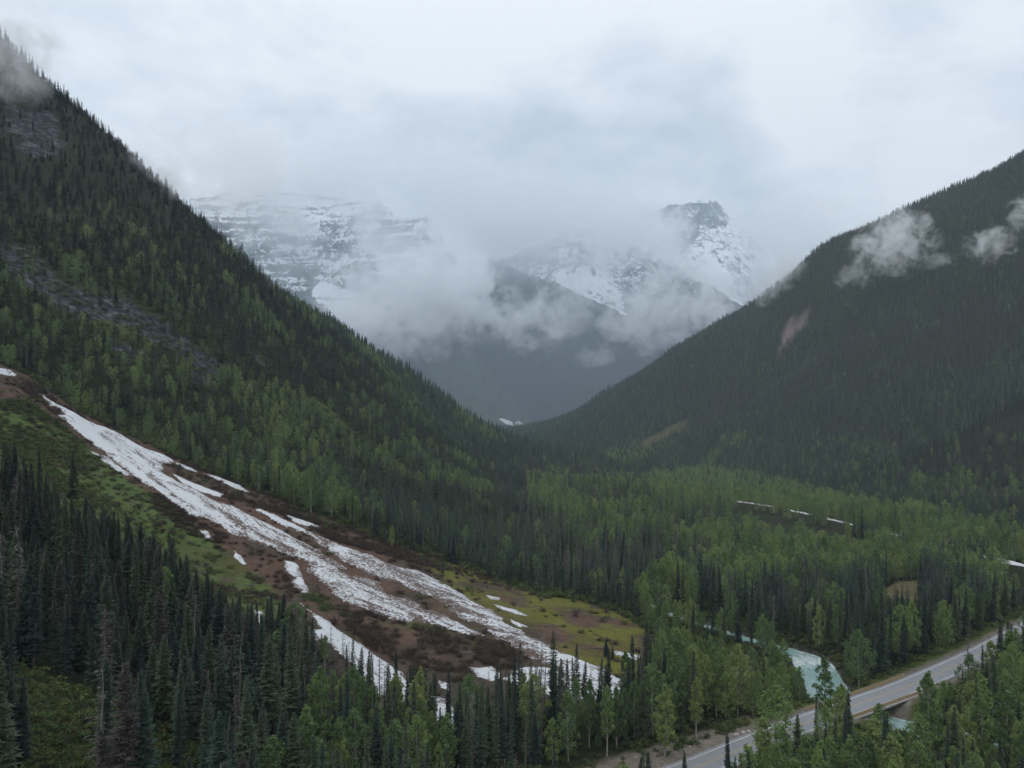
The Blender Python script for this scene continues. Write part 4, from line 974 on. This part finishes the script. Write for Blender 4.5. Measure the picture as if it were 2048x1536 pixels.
# trees singled out in the photograph: (px, py of the foot), height in px of the photograph, kind, label
SPECIAL = [(146, 1000, 100, FCON, 1.45, 'lone dark spruce standing on the bright green slope'),
           (518, 985, 82, FLEAF, 1.0, 'pale green pointed poplar at the upper edge of the fan'), (545, 990, 52, FLEAF, .9, 'small pale poplar beside the taller one at the fan edge'),
           (622, 1025, 88, FLEAF, 1.25, 'broad grey green poplar, left of a pair above the fan'), (664, 1035, 82, FLEAF, 1.2, 'broad grey green poplar, right of a pair above the fan'),
           (1212, 1312, 38, FCON, 1.3, 'left of two small spruces on the moss at the fan foot'), (1224, 1318, 30, FCON, 1.3, 'right of two small spruces on the moss at the fan foot'), (1063, 1178, 76, FCON, 1.3, 'broad dark spruce at the fan edge where moss meets the forest'),
           (1105, 1182, 86, FDEAD, 1.0, 'tall grey bare snag at the forest edge above the moss'), (232, 606, 36, FCON, 1.2, 'single dark spruce on the bare rock band'),
           (1652, 1466, 150, FLEAF, 1.0, 'poplar with open crown standing before the river by the bridge'), (1555, 1545, 172, FLEAF, 1.25, 'big leafy poplar covering the road beside the sign'),
           (1330, 1522, 150, FLEAF, 1.1, 'poplar on a pale bare stem beside the gravel pull-out'), (1392, 1480, 125, FLEAF, .9, 'slim bright poplar behind the gravel pull-out'), (1860, 1560, 215, FLEAF, .9, 'tall poplar with a pale stem in front of the bridge'),
           (1597, 1530, 100, FCON, .7, 'thin dark spruce spire on the near road verge'), (1925, 1400, 62, FCON, 1.0, 'small dark spruce beside the far stretch of road'), (1450, 1225, 60, FLEAF, 1.0, 'round pale poplar alone on the far river bank'), (1718, 1370, 108, FLEAF, 1.35, 'broad rounded poplar on the river bank upstream of the bridge'),
           (1960, 1560, 200, FLEAF, 1.0, 'tall pale stemmed poplar near the lower right corner'), (2010, 1550, 205, FLEAF, .9, 'bright yellow green poplar at the lower right edge')]
sx_, sy_ = hit([a[0] for a in SPECIAL], [min(a[1], 1600) for a in SPECIAL], y0=130)
near_special = np.zeros(len(T['x']), bool)
for (px, py, hp, kd, wd, lab), x, y in zip(SPECIAL, sx_, sy_): near_special |= np.hypot(T['x'] - x, T['y'] - y) < (6.5 if wd >= 1.2 else 3.5)
spx, spy = proj(T['x'], T['y'], T['z'] + T['h'])
# nothing taller stands right in front of the lone trees
for (px, py, hp, kd, wd, lab), x, y in zip(SPECIAL, sx_, sy_):
    near_special |= (np.abs(T['x'] / T['y'] * FOC + 1024 - px) < hp * 0.16) & (T['y'] < y) & (spy < py - 0.55 * hp) & (T['y'] > y - 60) & (py < 1500)
for k in T: T[k] = T[k][~near_special]
TZ = gz(sx_, sy_)
T['x'] = np.concatenate([sx_, T['x']]); T['y'] = np.concatenate([sy_, T['y']]); T['z'] = np.concatenate([TZ, T['z']])
T['h'] = np.concatenate([[a[2] * y / FOC for a, y in zip(SPECIAL, sy_)], T['h']]); T['kind'] = np.concatenate([[a[3] for a in SPECIAL], T['kind']]).astype(int); T['w'] = np.concatenate([[a[4] for a in SPECIAL], T['w']])
NT = len(T['x'])
# how much of each near tree shows: painted nearest first on a coarse raster
order = np.argsort(T['y']); order = order[T['y'][order] < 620]
cov = np.zeros((384, 512), bool); vis = np.zeros(NT)
bx_, by_ = proj(T['x'], T['y'], T['z']); _, ty_ = proj(T['x'], T['y'], T['z'] + T['h'])
for i in order:
    x0, yb, yt = bx_[i] / 4, by_[i] / 4, ty_[i] / 4
    hw = max(0.5, 0.12 * (yb - yt) * T['w'][i]); a, b_ = int(max(0, yt)), int(min(384, yb))
    if b_ <= a or x0 < -5 or x0 > 517: continue
    ys = np.arange(a, b_); fr = np.clip((ys - yt) / (yb - yt), 0.12, 1)
    if T['kind'][i] == FLEAF: fr = np.where(fr > 0.75, 0.1, 1.3 * np.sin(np.pi * np.clip(fr / 0.75, 0.1, 0.95)) ** 0.7)
    if T['kind'][i] == FDEAD: fr = fr * 0.35
    s = 0
    for yy, f in zip(ys, fr):
        l_, r_ = int(max(0, x0 - hw * f)), int(min(512, x0 + hw * f + 1))
        if r_ > l_:
            row = cov[yy, l_:r_]; s += (~row).sum()
            if T['kind'][i] != FDEAD: row[:] = True
    vis[i] = s
KGRP = {FCON: 'spruce', FBROWN: 'spruce', FLEAF: 'leaf', FDEAD: 'dead'}
picked = np.zeros(NT, bool); picked[:len(SPECIAL)] = True
for kinds in ((FCON,), (FLEAF,), (FDEAD,)):
    c = np.where(np.isin(T['kind'], kinds) & (vis > 0))[0]; c = c[np.argsort(-vis[c] - 1e6 * picked[c])][:300]; picked[c] = True

def where_word(px, py, y):
    if px < 130 and y < 300 and py > 1250: return 'at the bottom left edge'
    if px < 600 and y < 300 and py > 1420: return 'in the bottom left corner stand'
    if px < 330 and y < 330: return 'in the dark stand below the green slope'
    if px < 640 and y < 330: return 'in the stand left of the lower snow bed'
    if px < 900 and y < 270: return 'in front of the lower snow bed'
    if px < 1290 and y < 270: return 'in front of the fan toe'
    if y < 275 and px < 1500: return 'beside the gravel pull-out'
    if y < 232: return 'on the near side of the road'
    if px > 1640 and y < 400: return 'between river and far road side'
    if 1270 < px <= 1640 and y < 420: return 'by the river above the bridge'
    if px < 1300 and y > 400: return 'on the slope above the fan'
    if px < 1300: return 'along the edge of the avalanche fan'
    return 'in the valley wood beyond the river'
TREE_LABELS = {}
ORD = ['', 'second', 'third', 'fourth', 'fifth', 'sixth', 'seventh', 'eighth', 'ninth', 'tenth', 'eleventh', 'twelfth', 'thirteenth', 'fourteenth', 'fifteenth', 'sixteenth', 'seventeenth', 'eighteenth', 'nineteenth', 'twentieth'] + ['twenty-' + q for q in ('first', 'second', 'third', 'fourth', 'fifth', 'sixth', 'seventh', 'eighth', 'ninth')] + ['thirtieth'] + ['thirty-' + q for q in ('first', 'second', 'third', 'fourth', 'fifth', 'sixth', 'seventh', 'eighth', 'ninth')]
def single(i, label=None):
    k = int(T['kind'][i]); h = T['h'][i]; r = random.Random(int(i) * 7 + 1)
    if k == FLEAF: nm, pr, H, parts, grp, cat = 'poplar_tree', LEAF_CROWN, 18.0, (('trunk', LEAF_TRUNK), ('crown', LEAF_CROWN)), 'leafy poplars of the valley', 'tree'
    elif k == FDEAD: nm, pr, H, parts, grp, cat = 'dead_tree', DEAD_CROWN, 18.0, (('trunk', DEAD_TRUNK), ('crown', DEAD_CROWN)), 'bare grey snags', 'dead tree'
    else: nm, pr, H, parts, grp, cat = 'spruce_tree', CON_CROWN, 20.0, (('trunk', CON_TRUNK), ('crown', CON_CROWN)), 'dark spruces of the foreground', 'spruce'
    v = r.randrange(len(pr))
    if label and k == FCON: v = 1 if T['w'][i] > 1.1 else 4
    if label and k == FLEAF: v = 2 if T['w'][i] > 1.15 else (1 if T['w'][i] > 0.95 else 3)
    s = h / H; o = link(bpy.data.objects.new(nm, None)); o.location = (T['x'][i], T['y'][i], T['z'][i] - 0.1)
    o.rotation_euler = (r.gauss(0, 0.015), r.gauss(0, 0.015), r.uniform(0, 6.283))
    ww = T['w'][i] if not label else min(1.25, T['w'][i])
    o.scale = (s * ww * (h / H) ** -0.25, s * ww * (h / H) ** -0.25, s)
    for pn, ms in parts: obj(pn, ms[v], o)
    if not label:
        wt = where_word(bx_[i], by_[i], T['y'][i])
        size = 'tall' if h > (20 if k != FLEAF else 16) else ('small' if h < (14.5 if k != FLEAF else 11.5) else 'medium')
        form = {FLEAF: ['rounded', 'slim', 'broad', 'long stemmed', 'bushy'], FDEAD: ['twiggy', 'nearly branchless', 'thin branched', 'bristly'], FCON: ['pointed', 'wide skirted', 'narrow', 'loose boughed', 'spire shaped', 'bare footed', 'wide']}[k][v]
        TREE_LABELS.setdefault(f'{size} {form} ' + {FLEAF: 'poplar', FDEAD: 'grey snag', FCON: 'spruce'}[k] + ' ' + wt, []).append((bx_[i], o))
    return tag(o, label, cat, grp)
for i in range(len(SPECIAL)): single(i, SPECIAL[i][5])
for i in np.where(picked)[0]:
    if i >= len(SPECIAL): single(i)

# trees alike in look and place are told apart by their order from the left
for lab, lst in TREE_LABELS.items():
    lst.sort(key=lambda q: q[0]); m = len(lst)
    for j, (_, o) in enumerate(lst):
        o['label'] = lab if m == 1 else lab + (', leftmost' if j == 0 else (', rightmost' if j == m - 1 else f', {ORD[min(j, 38)]} from left'))

# ---- all the others, kind by kind, as instances on points
def instancer(name, protos, x, y, z, sx, sz, label, seed=0, tilt=0.03):
    n = len(x)
    if not n: return
    me = bpy.data.meshes.new(name); me.vertices.add(n); me.vertices.foreach_set('co', np.stack([x, y, z], 1).astype(np.float32).ravel())
    r = np.random.default_rng(seed + 99)
    a = me.attributes.new('turn', 'FLOAT_VECTOR', 'POINT'); a.data.foreach_set('vector', np.c_[r.normal(0, tilt, (n, 2)), r.uniform(0, 6.283, n)].astype(np.float32).ravel())
    a = me.attributes.new('size', 'FLOAT_VECTOR', 'POINT'); a.data.foreach_set('vector', np.c_[sx, sx, sz].astype(np.float32).ravel())
    a = me.attributes.new('which', 'INT', 'POINT'); a.data.foreach_set('value', r.integers(0, len(protos), n).astype(np.int32))
    c = bpy.data.collections.new(name + '_kinds')
    for k, m in enumerate(protos): c.objects.link(bpy.data.objects.new(f'{name}_{k:02d}', m))
    g = bpy.data.node_groups.new(name, 'GeometryNodeTree')
    g.interface.new_socket('Geometry', in_out='INPUT', socket_type='NodeSocketGeometry'); g.interface.new_socket('Geometry', in_out='OUTPUT', socket_type='NodeSocketGeometry')
    nd, lk = g.nodes, g.links
    gi, go = nd.new('NodeGroupInput'), nd.new('NodeGroupOutput')
    iop = nd.new('GeometryNodeInstanceOnPoints'); ci = nd.new('GeometryNodeCollectionInfo')
    ci.inputs['Collection'].default_value = c; ci.inputs['Separate Children'].default_value = True; ci.inputs['Reset Children'].default_value = True
    def na(nm, t):
        q = nd.new('GeometryNodeInputNamedAttribute'); q.data_type = t; q.inputs['Name'].default_value = nm; return q.outputs['Attribute']
    lk.new(gi.outputs[0], iop.inputs['Points']); lk.new(ci.outputs[0], iop.inputs['Instance']); iop.inputs['Pick Instance'].default_value = True
    lk.new(na('which', 'INT'), iop.inputs['Instance Index']); lk.new(na('size', 'FLOAT_VECTOR'), iop.inputs['Scale'])
    e = nd.new('FunctionNodeEulerToRotation'); lk.new(na('turn', 'FLOAT_VECTOR'), e.inputs[0]); lk.new(e.outputs[0], iop.inputs['Rotation'])
    lk.new(iop.outputs[0], go.inputs[0])
    o = obj(name, me); md = o.modifiers.new('trees', 'NODES'); md.node_group = g
    return tag(o, label, kind='stuff')
def scat(name, protos, sel, H, label, seed):
    s = T['h'][sel] / H; w = s * T['w'][sel] * s ** -0.25
    instancer(name, protos, T['x'][sel], T['y'][sel], T['z'][sel] - 0.2, w, s, label, seed)
K, Yd, rest = T['kind'], T['y'], ~picked
scat('spruce_wood', near_con_j, rest & (K == FCON) & (Yd < 330), 20.0, 'dense dark spruce wood of the foreground', 1)
scat('spruce_forest', mid_con, rest & (K == FCON) & (Yd >= 330) & (Yd < 1100), 20.0, 'dark spruce forest on the left mountain and valley floor', 2)
scat('distant_spruce_forest', lo_con, rest & (K == FCON) & (Yd >= 1100), 20.0, 'blue dark conifer forest covering the right mountain', 3)
scat('fading_spruces', near_brown_j, rest & (K == FBROWN) & (Yd < 330), 20.0, 'brownish fading spruces scattered in the near wood', 4)
scat('fading_spruce_forest', mid_brown, rest & (K == FBROWN) & (Yd >= 330) & (Yd < 1100), 20.0, 'brown grey fading conifers across the valley', 5)
scat('distant_fading_forest', lo_brown, rest & (K == FBROWN) & (Yd >= 1100), 20.0, 'reddish grey conifers on the right mountainside', 6)
scat('poplar_wood', near_leaf_j, rest & (K == FLEAF) & (Yd < 330), 18.0, 'fresh green poplars of the near valley floor', 7)
scat('poplar_forest', mid_leaf, rest & (K == FLEAF) & (Yd >= 330) & (Yd < 1100), 18.0, 'fresh green poplar and birch crowns across the valley', 8)
scat('distant_poplars', lo_leaf, rest & (K == FLEAF) & (Yd >= 1100), 18.0, 'pale green crowns at the foot of the right mountain', 9)
scat('dead_wood', near_dead_j, rest & (K == FDEAD) & (Yd < 330), 18.0, 'bare grey snags among the near spruces', 10)
scat('dead_forest', mid_dead, rest & (K == FDEAD) & (Yd >= 330), 18.0, 'bare grey snags on the valley floor and slopes', 11)

# brush on the fan and the green slope, undergrowth along the banks
r = np.random.default_rng(5)
x, y = scatter(-330, 320, 113, 470, 1.6, 21); z = gz(x, y); px, py = proj(x, y, z)
fan, green = inpoly(px, py, FAN), inpoly(px, py, GREEN)
brush_z = [([(330, 905), (420, 930), (560, 985), (700, 1040), (860, 1095), (1000, 1140), (1100, 1185), (1100, 1200), (960, 1165), (820, 1125), (680, 1085), (560, 1030), (440, 985), (360, 945)], .62), ([(340, 950), (440, 992), (520, 1012), (500, 985), (420, 945), (350, 925)], .5),
           ([(300, 975), (400, 1045), (520, 1100), (600, 1130), (580, 1200), (500, 1130), (380, 1070), (300, 1010)], .5), ([(690, 1205), (800, 1240), (980, 1275), (1060, 1320), (1020, 1340), (900, 1345), (800, 1330), (720, 1285), (680, 1240)], .62), ([(60, 760), (160, 830), (170, 855), (110, 830), (40, 775)], .5), ([(620, 1160), (680, 1210), (640, 1230), (600, 1200)], .4)]
pb = np.where(fan, 0.08, 0.0); pb = np.maximum(pb, pmap(px, py, brush_z)); pb = np.where(fan & (px > 960) & (py < 1330) & (pb < 0.1), 0.02, pb)
snowline = on_snow(x, y)
clump = 0.35 + 1.3 * smooth01(-0.35, 0.35, fbm(x, y, 16, 3, 91))
sel = (r.random(len(x)) < pb * clump) & ~snowline
s = r.uniform(0.6, 1.5, sel.sum())
gr_share = fbm(x[sel], y[sel], 25, 2, 93) + 0.8 * smooth01(650, 1000, px[sel]) * (py[sel] < 1200) - 0.25 > r.uniform(0, 0.55, sel.sum())
xs, ys, zs = x[sel], y[sel], z[sel]
instancer('bare_brush', shrub_bare, xs[~gr_share], ys[~gr_share], zs[~gr_share] - 0.1, s[~gr_share] * 1.1, s[~gr_share] * 0.9, 'brown leafless brush between the snow tongues', 31, 0.1)
gsel = (green & (r.random(len(x)) < (0.10 + 0.5 * smooth01(230, 90, px)) * clump)) & ~snowline
bank = (~fan) & (~green) & (py > 1200) & (px > 1240) & (polydist(x, y, ROAD_C) > 9.5) & (polydist(x, y, RIVER_C) > RIVER_W(y) + 2) & (r.random(len(x)) < 0.34)
under = (~fan) & (~green) & (py > 1300) & (px < 1300) & (r.random(len(x)) < 0.07)
fe = (~fan) & (~green) & (polydist(px, py, FAN, True) < 30) & (py < 1290) & (y > 300) & (r.random(len(x)) < 0.55)
under |= fe
under |= (py > 1380) & (px < 420) & (r.random(len(x)) < 0.75)
for q in GLADE[2:]: under |= inpoly(px, py, q) & (r.random(len(x)) < 0.8)
g2 = gsel | bank | under
s2 = r.uniform(0.5, 1.4, g2.sum()) * np.where(fe[g2], 1.5, 1.0)
instancer('leafy_brush', shrub_green, np.r_[xs[gr_share], x[g2]], np.r_[ys[gr_share], y[g2]], np.r_[zs[gr_share], z[g2]] - 0.1, np.r_[s[gr_share], s2] * 1.15, np.r_[s[gr_share], s2] * 0.9, 'fresh green brush on the slope, fan edge and river banks', 32, 0.1)
# broken stems and logs left by the avalanche
logs = []
for k in range(3):
    mb = MB(); L = (3.0, 4.5, 6.0)[k]; mb.tube([(-L / 2, 0, 0.1), (0, 0.12, 0.22), (L / 2, 0, 0.12)], [0.16, 0.13, 0.06], 5)
    for q in range(4): mb.tube([(-L / 2 + L * (q + 1) / 5, 0.05, 0.2), (-L / 2 + L * (q + 1) / 5 + 0.4, (-1) ** q * 0.7, 0.45)], [0.05, 0.015], 4)
    logs.append(mb.mesh('log', M_GREY if k else M_BARK))
x, y = scatter(-330, 320, 180, 460, 4.2, 29); px, py = proj(x, y, gz(x, y)); ok = inpoly(px, py, FAN) & (r.random(len(x)) < 0.09 + 0.25 * smooth01(0.1, 0.4, fbm(x, y, 20, 2, 97)))
s = r.uniform(0.6, 1.3, ok.sum()); instancer('fallen_logs', logs, x[ok], y[ok], gz(x[ok], y[ok]) + 0.05 + 1.1 * on_snow(x[ok], y[ok]), s, s, 'broken stems and logs strewn over the avalanche fan', 35, 0.12)
# low green scrub on the rocky parts of the left mountain
x, y = scatter(-700, 100, 480, 1250, 4.6, 23); z = gz(x, y); px, py = proj(x, y, z)
ok = seen(x, y, z + 2) & (px < 1020) & (z > 25) & (r.random(len(x)) < 0.12 + 0.45 * smooth01(330, 520, py)); s = r.uniform(1.2, 2.6, ok.sum())
instancer('mountain_scrub', shrub_green, x[ok], y[ok], z[ok] - 0.2, s, s * 0.9, 'green scrub among the rocks of the left mountain', 33, 0.1)

# forest on the far mountains
r = np.random.default_rng(6)
X, Y = np.meshgrid(np.arange(-1500, 2300, 13.5), np.arange(3900, 6900, 15.0)); X = (X + r.uniform(-6, 6, X.shape)).ravel(); Y = (Y + r.uniform(-7, 7, Y.shape)).ravel()
Z = fz(X, Y); px, py = proj(X, Y, Z)
dens = np.where(inpoly(px, py, dk), 0.9, 0.0); dens = np.where(inpoly(px, py, [(840, 720), (960, 720), (1010, 780), (1070, 850), (940, 850)]), 0.25, dens)
dens = np.where((dens == 0) & (Y > 4300), smooth01(1750, 900, Z) * 0.30 * smooth01(-0.2, 0.3, fbm(X, Y, 160, 3, 55)), dens)
for q in SNOWFIELDS: dens = np.where(inpoly(px, py, q), 0.015, dens)
sn = (r.random(len(X)) < dens) & (px > 380) & (px < 1600) & (py > 380)
s = r.uniform(0.6, 1.15, sn.sum())
instancer('far_mountain_forest', lo_con, X[sn], Y[sn], Z[sn] - 0.5, s * 1.5, s, 'hazy dark forest and scattered trees on the far mountains', 34)
print('trees', NT, 'picked', picked.sum(), [int(((K == k) & picked).sum()) for k in range(4)], 'brush', len(xs), 'far', sn.sum())

# ---------------------------------------------------------------- air: haze and the low clouds
HAZE = 6.2e-5
hm = bpy.data.materials.new('haze_air'); hm.use_nodes = True
n, l = hm.node_tree.nodes, hm.node_tree.links; n.clear()
o_ = n.new('ShaderNodeOutputMaterial'); v_ = n.new('ShaderNodeVolumePrincipled')
v_.inputs['Color'].default_value = (0.74, 0.87, 1.0, 1); v_.inputs['Density'].default_value = HAZE; v_.inputs['Anisotropy'].default_value = 0.1
l.new(v_.outputs[0], o_.inputs['Volume'])
lo = min(GZ.min(), FZ.min()) - 1.5; hi = max(GZ.max(), FZ.max()) + 260.0
mb = MB(); mb.box((200, 4700, (lo + hi) / 2), (7400, 10200, hi - lo)); tag(mb.build('haze', hm), 'thin blue haze filling the valley', kind='stuff')

def cloud_mat(name, scale, soft, rag):
    m = bpy.data.materials.new(name); m.use_nodes = True
    n, l = m.node_tree.nodes, m.node_tree.links; n.clear()
    o = n.new('ShaderNodeOutputMaterial'); v = n.new('ShaderNodeVolumePrincipled')
    v.inputs['Color'].default_value = (1.0, 1.0, 1.0, 1); v.inputs['Anisotropy'].default_value = 0.0
    tc = n.new('ShaderNodeTexCoord'); ln = n.new('ShaderNodeVectorMath'); ln.operation = 'LENGTH'; l.new(tc.outputs['Object'], ln.inputs[0])
    ns = noise(n, l, pos(n), scale, 6, 0.62, 0.8); n2 = noise(n, l, pos(n), scale * 3.7, 4, 0.6, 0.4)
    e = math_node(n, l, 'SUBTRACT', 1.0, ln.outputs['Value'])
    a = math_node(n, l, 'MULTIPLY_ADD', ns, rag, -0.5 * rag); a = math_node(n, l, 'ADD', a, math_node(n, l, 'MULTIPLY_ADD', n2, rag * 0.4, -0.2 * rag))
    a = math_node(n, l, 'ADD', math_node(n, l, 'MULTIPLY_ADD', e, 1.0, -0.30), a)
    k = math_node(n, l, 'MULTIPLY', a, soft, clamp=True)
    # nothing reaches the hull
    k = math_node(n, l, 'MULTIPLY', k, math_node(n, l, 'MULTIPLY', e, 6.0, clamp=True))
    oi = n.new('ShaderNodeObjectInfo'); sp = n.new('ShaderNodeSeparateColor'); l.new(oi.outputs['Color'], sp.inputs[0])
    l.new(math_node(n, l, 'MULTIPLY', k, math_node(n, l, 'MULTIPLY', sp.outputs[0], 0.1)), v.inputs['Density'])
    l.new(v.outputs[0], o.inputs['Volume'])
    return m
M_BANK = cloud_mat('cloud_bank', 0.0024, 1.5, 2.9); M_PUFF = cloud_mat('cloud_puff', 0.0058, 2.6, 4.2); M_WISP = cloud_mat('cloud_wisp', 0.024, 1.5, 3.9)
import bmesh
bm = bmesh.new(); bmesh.ops.create_icosphere(bm, subdivisions=4, radius=1.0)
def cloud(px, py, Y, hw, hh, depth, dens, mat, label, name='cloud', roll=0.0):
    """hw, hh: half width and height in pixels of the photograph; dens: extinction per metre"""
    me = bpy.data.meshes.new(name); bm.to_mesh(me); me.materials.append(mat)
    o = obj(name, me); o.location = P(px, py, Y); o.scale = (1.28 * hw * Y / FOC, depth * 1.2, 1.28 * hh * Y / FOC); o.rotation_euler.y = math.radians(roll)
    o.color = (dens * 10, 0, 0, 1)
    return tag(o, label, 'cloud', 'low clouds caught on the mountains')
CLOUDS = [
    (1535, 545, 6000, 75, 65, 220, .0045, M_PUFF, 'cloud tuft over the right end of the snowy ridge', -20), (1260, 455, 5800, 110, 55, 250, .0055, M_PUFF, 'thick cloud wad across the top of the middle snowy ridge', 0), (1330, 480, 7400, 60, 60, 200, .0060, M_PUFF, 'cloud shred on the left flank of the pointed far peak', 20),
    (1240, 505, 5900, 100, 40, 200, .0040, M_PUFF, 'shreds of cloud below the middle snowy ridge', -20), (980, 480, 5350, 560, 150, 260, .0012, M_BANK, 'thin pale veil before all the far peaks', 0), (715, 590, 4450, 60, 45, 200, .0040, M_PUFF, 'torn cloud scrap above the left skyline', -20), (1150, 585, 4300, 45, 30, 120, .0060, M_PUFF, 'small cloud scrap on the crest of the dark ridge', -25),
    (1015, 650, 4000, 40, 26, 100, .0060, M_PUFF, 'little wisp right of the big cloud heap', -15), (1290, 690, 4100, 45, 20, 100, .0050, M_PUFF, 'low wisp near the foot of the right mountain', -10), (1420, 610, 4500, 60, 55, 150, .0055, M_PUFF, 'cloud scrap behind the right skyline', -20), (1880, 520, 1560, 30, 15, 30, .012, M_WISP, 'faint shred between the two puffs of the right mountain', -15),
    (835, 605, 4050, 180, 105, 330, .0080, M_PUFF, 'white cloud heap lying against the foot of the dark central mountain', 0), (915, 560, 4150, 105, 110, 260, .0085, M_PUFF, 'upright cloud billow left of the dark central ridge', 0), (760, 655, 3900, 110, 50, 240, .0060, M_PUFF, 'flat cloud roll on the crest of the left mountain', 0),
    (930, 430, 4650, 290, 180, 450, .0050, M_BANK, 'broad grey cloud bank hanging in the middle of the sky', 15), (1130, 440, 5300, 190, 110, 450, .0025, M_BANK, 'pale cloud hiding the peak between the snowy mountains', 0), (560, 360, 5000, 300, 150, 450, .0060, M_BANK, 'thin cloud veil over the top of the left snow mountain', 0),
    (1185, 430, 6050, 120, 70, 300, .0040, M_BANK, 'small cloud cap on the middle snowy ridge', 0), (1600, 490, 6600, 190, 150, 500, .0030, M_BANK, 'cloud bank right of the pointed far peak', 0), (1310, 470, 6900, 90, 90, 350, .0020, M_BANK, 'veil of cloud between the snowy ridge and the pointed far peak', 20), (650, 540, 4700, 130, 50, 300, .0018, M_BANK, 'faint cloud drift across the left snow slopes', 0),
    (1330, 608, 4350, 130, 90, 260, .0060, M_PUFF, 'cloud tuft sitting on the right end of the dark ridge', -15), (1100, 635, 4100, 85, 65, 160, .0050, M_PUFF, 'torn cloud wisp in front of the dark central slope', -30), (1065, 680, 4050, 60, 28, 120, .0050, M_PUFF, 'low flat wisp on the dark central slope', 0), (1240, 660, 4150, 40, 45, 110, .0050, M_PUFF, 'small leaning wisp right of the torn one', 35), (1195, 708, 4100, 50, 22, 100, .0050, M_PUFF, 'lowest thin wisp over the valley mouth', -10),
    (1790, 485, 1690, 78, 64, 60, .026, M_WISP, 'white cloud puff on the upper right mountainside', 0), (1978, 490, 1490, 48, 38, 36, .028, M_WISP, 'small white puff near the right edge of the mountainside', 0), (2052, 432, 1530, 34, 45, 30, .030, M_WISP, 'cloud scrap at the right picture edge', 0), (1712, 548, 1760, 48, 30, 36, .014, M_WISP, 'faint wisp below the white puff on the right mountain', -30), (1560, 556, 2080, 75, 28, 50, .016, M_WISP, 'thin cloud trailing over the right skyline', -40),
    (18, 110, 800, 95, 95, 34, .026, M_WISP, 'mist on the highest snags of the left skyline', 0), (290, 318, 830, 60, 30, 18, .035, M_WISP, 'mist streak drifting over the left skyline', 40), (330, 360, 860, 50, 24, 18, .03, M_WISP, 'second thin mist streak below the first on the left skyline', 40)]
# a thin curtain of drizzle at the head of the valley
M_RAIN = bpy.data.materials.new('drizzle'); M_RAIN.use_nodes = True
n, l = M_RAIN.node_tree.nodes, M_RAIN.node_tree.links; n.clear()
o_ = n.new('ShaderNodeOutputMaterial'); v_ = n.new('ShaderNodeVolumePrincipled')
v_.inputs['Color'].default_value = (0.78, 0.89, 1.0, 1); v_.inputs['Density'].default_value = 2.3e-4; l.new(v_.outputs[0], o_.inputs['Volume'])
CLOUDS.append((1060, 640, 3650, 520, 330, 560, 0.1, M_RAIN, 'faint drizzle curtain in front of the far mountains', 0))
for c in CLOUDS: cloud(*c[:9], roll=c[9])
bm.free()
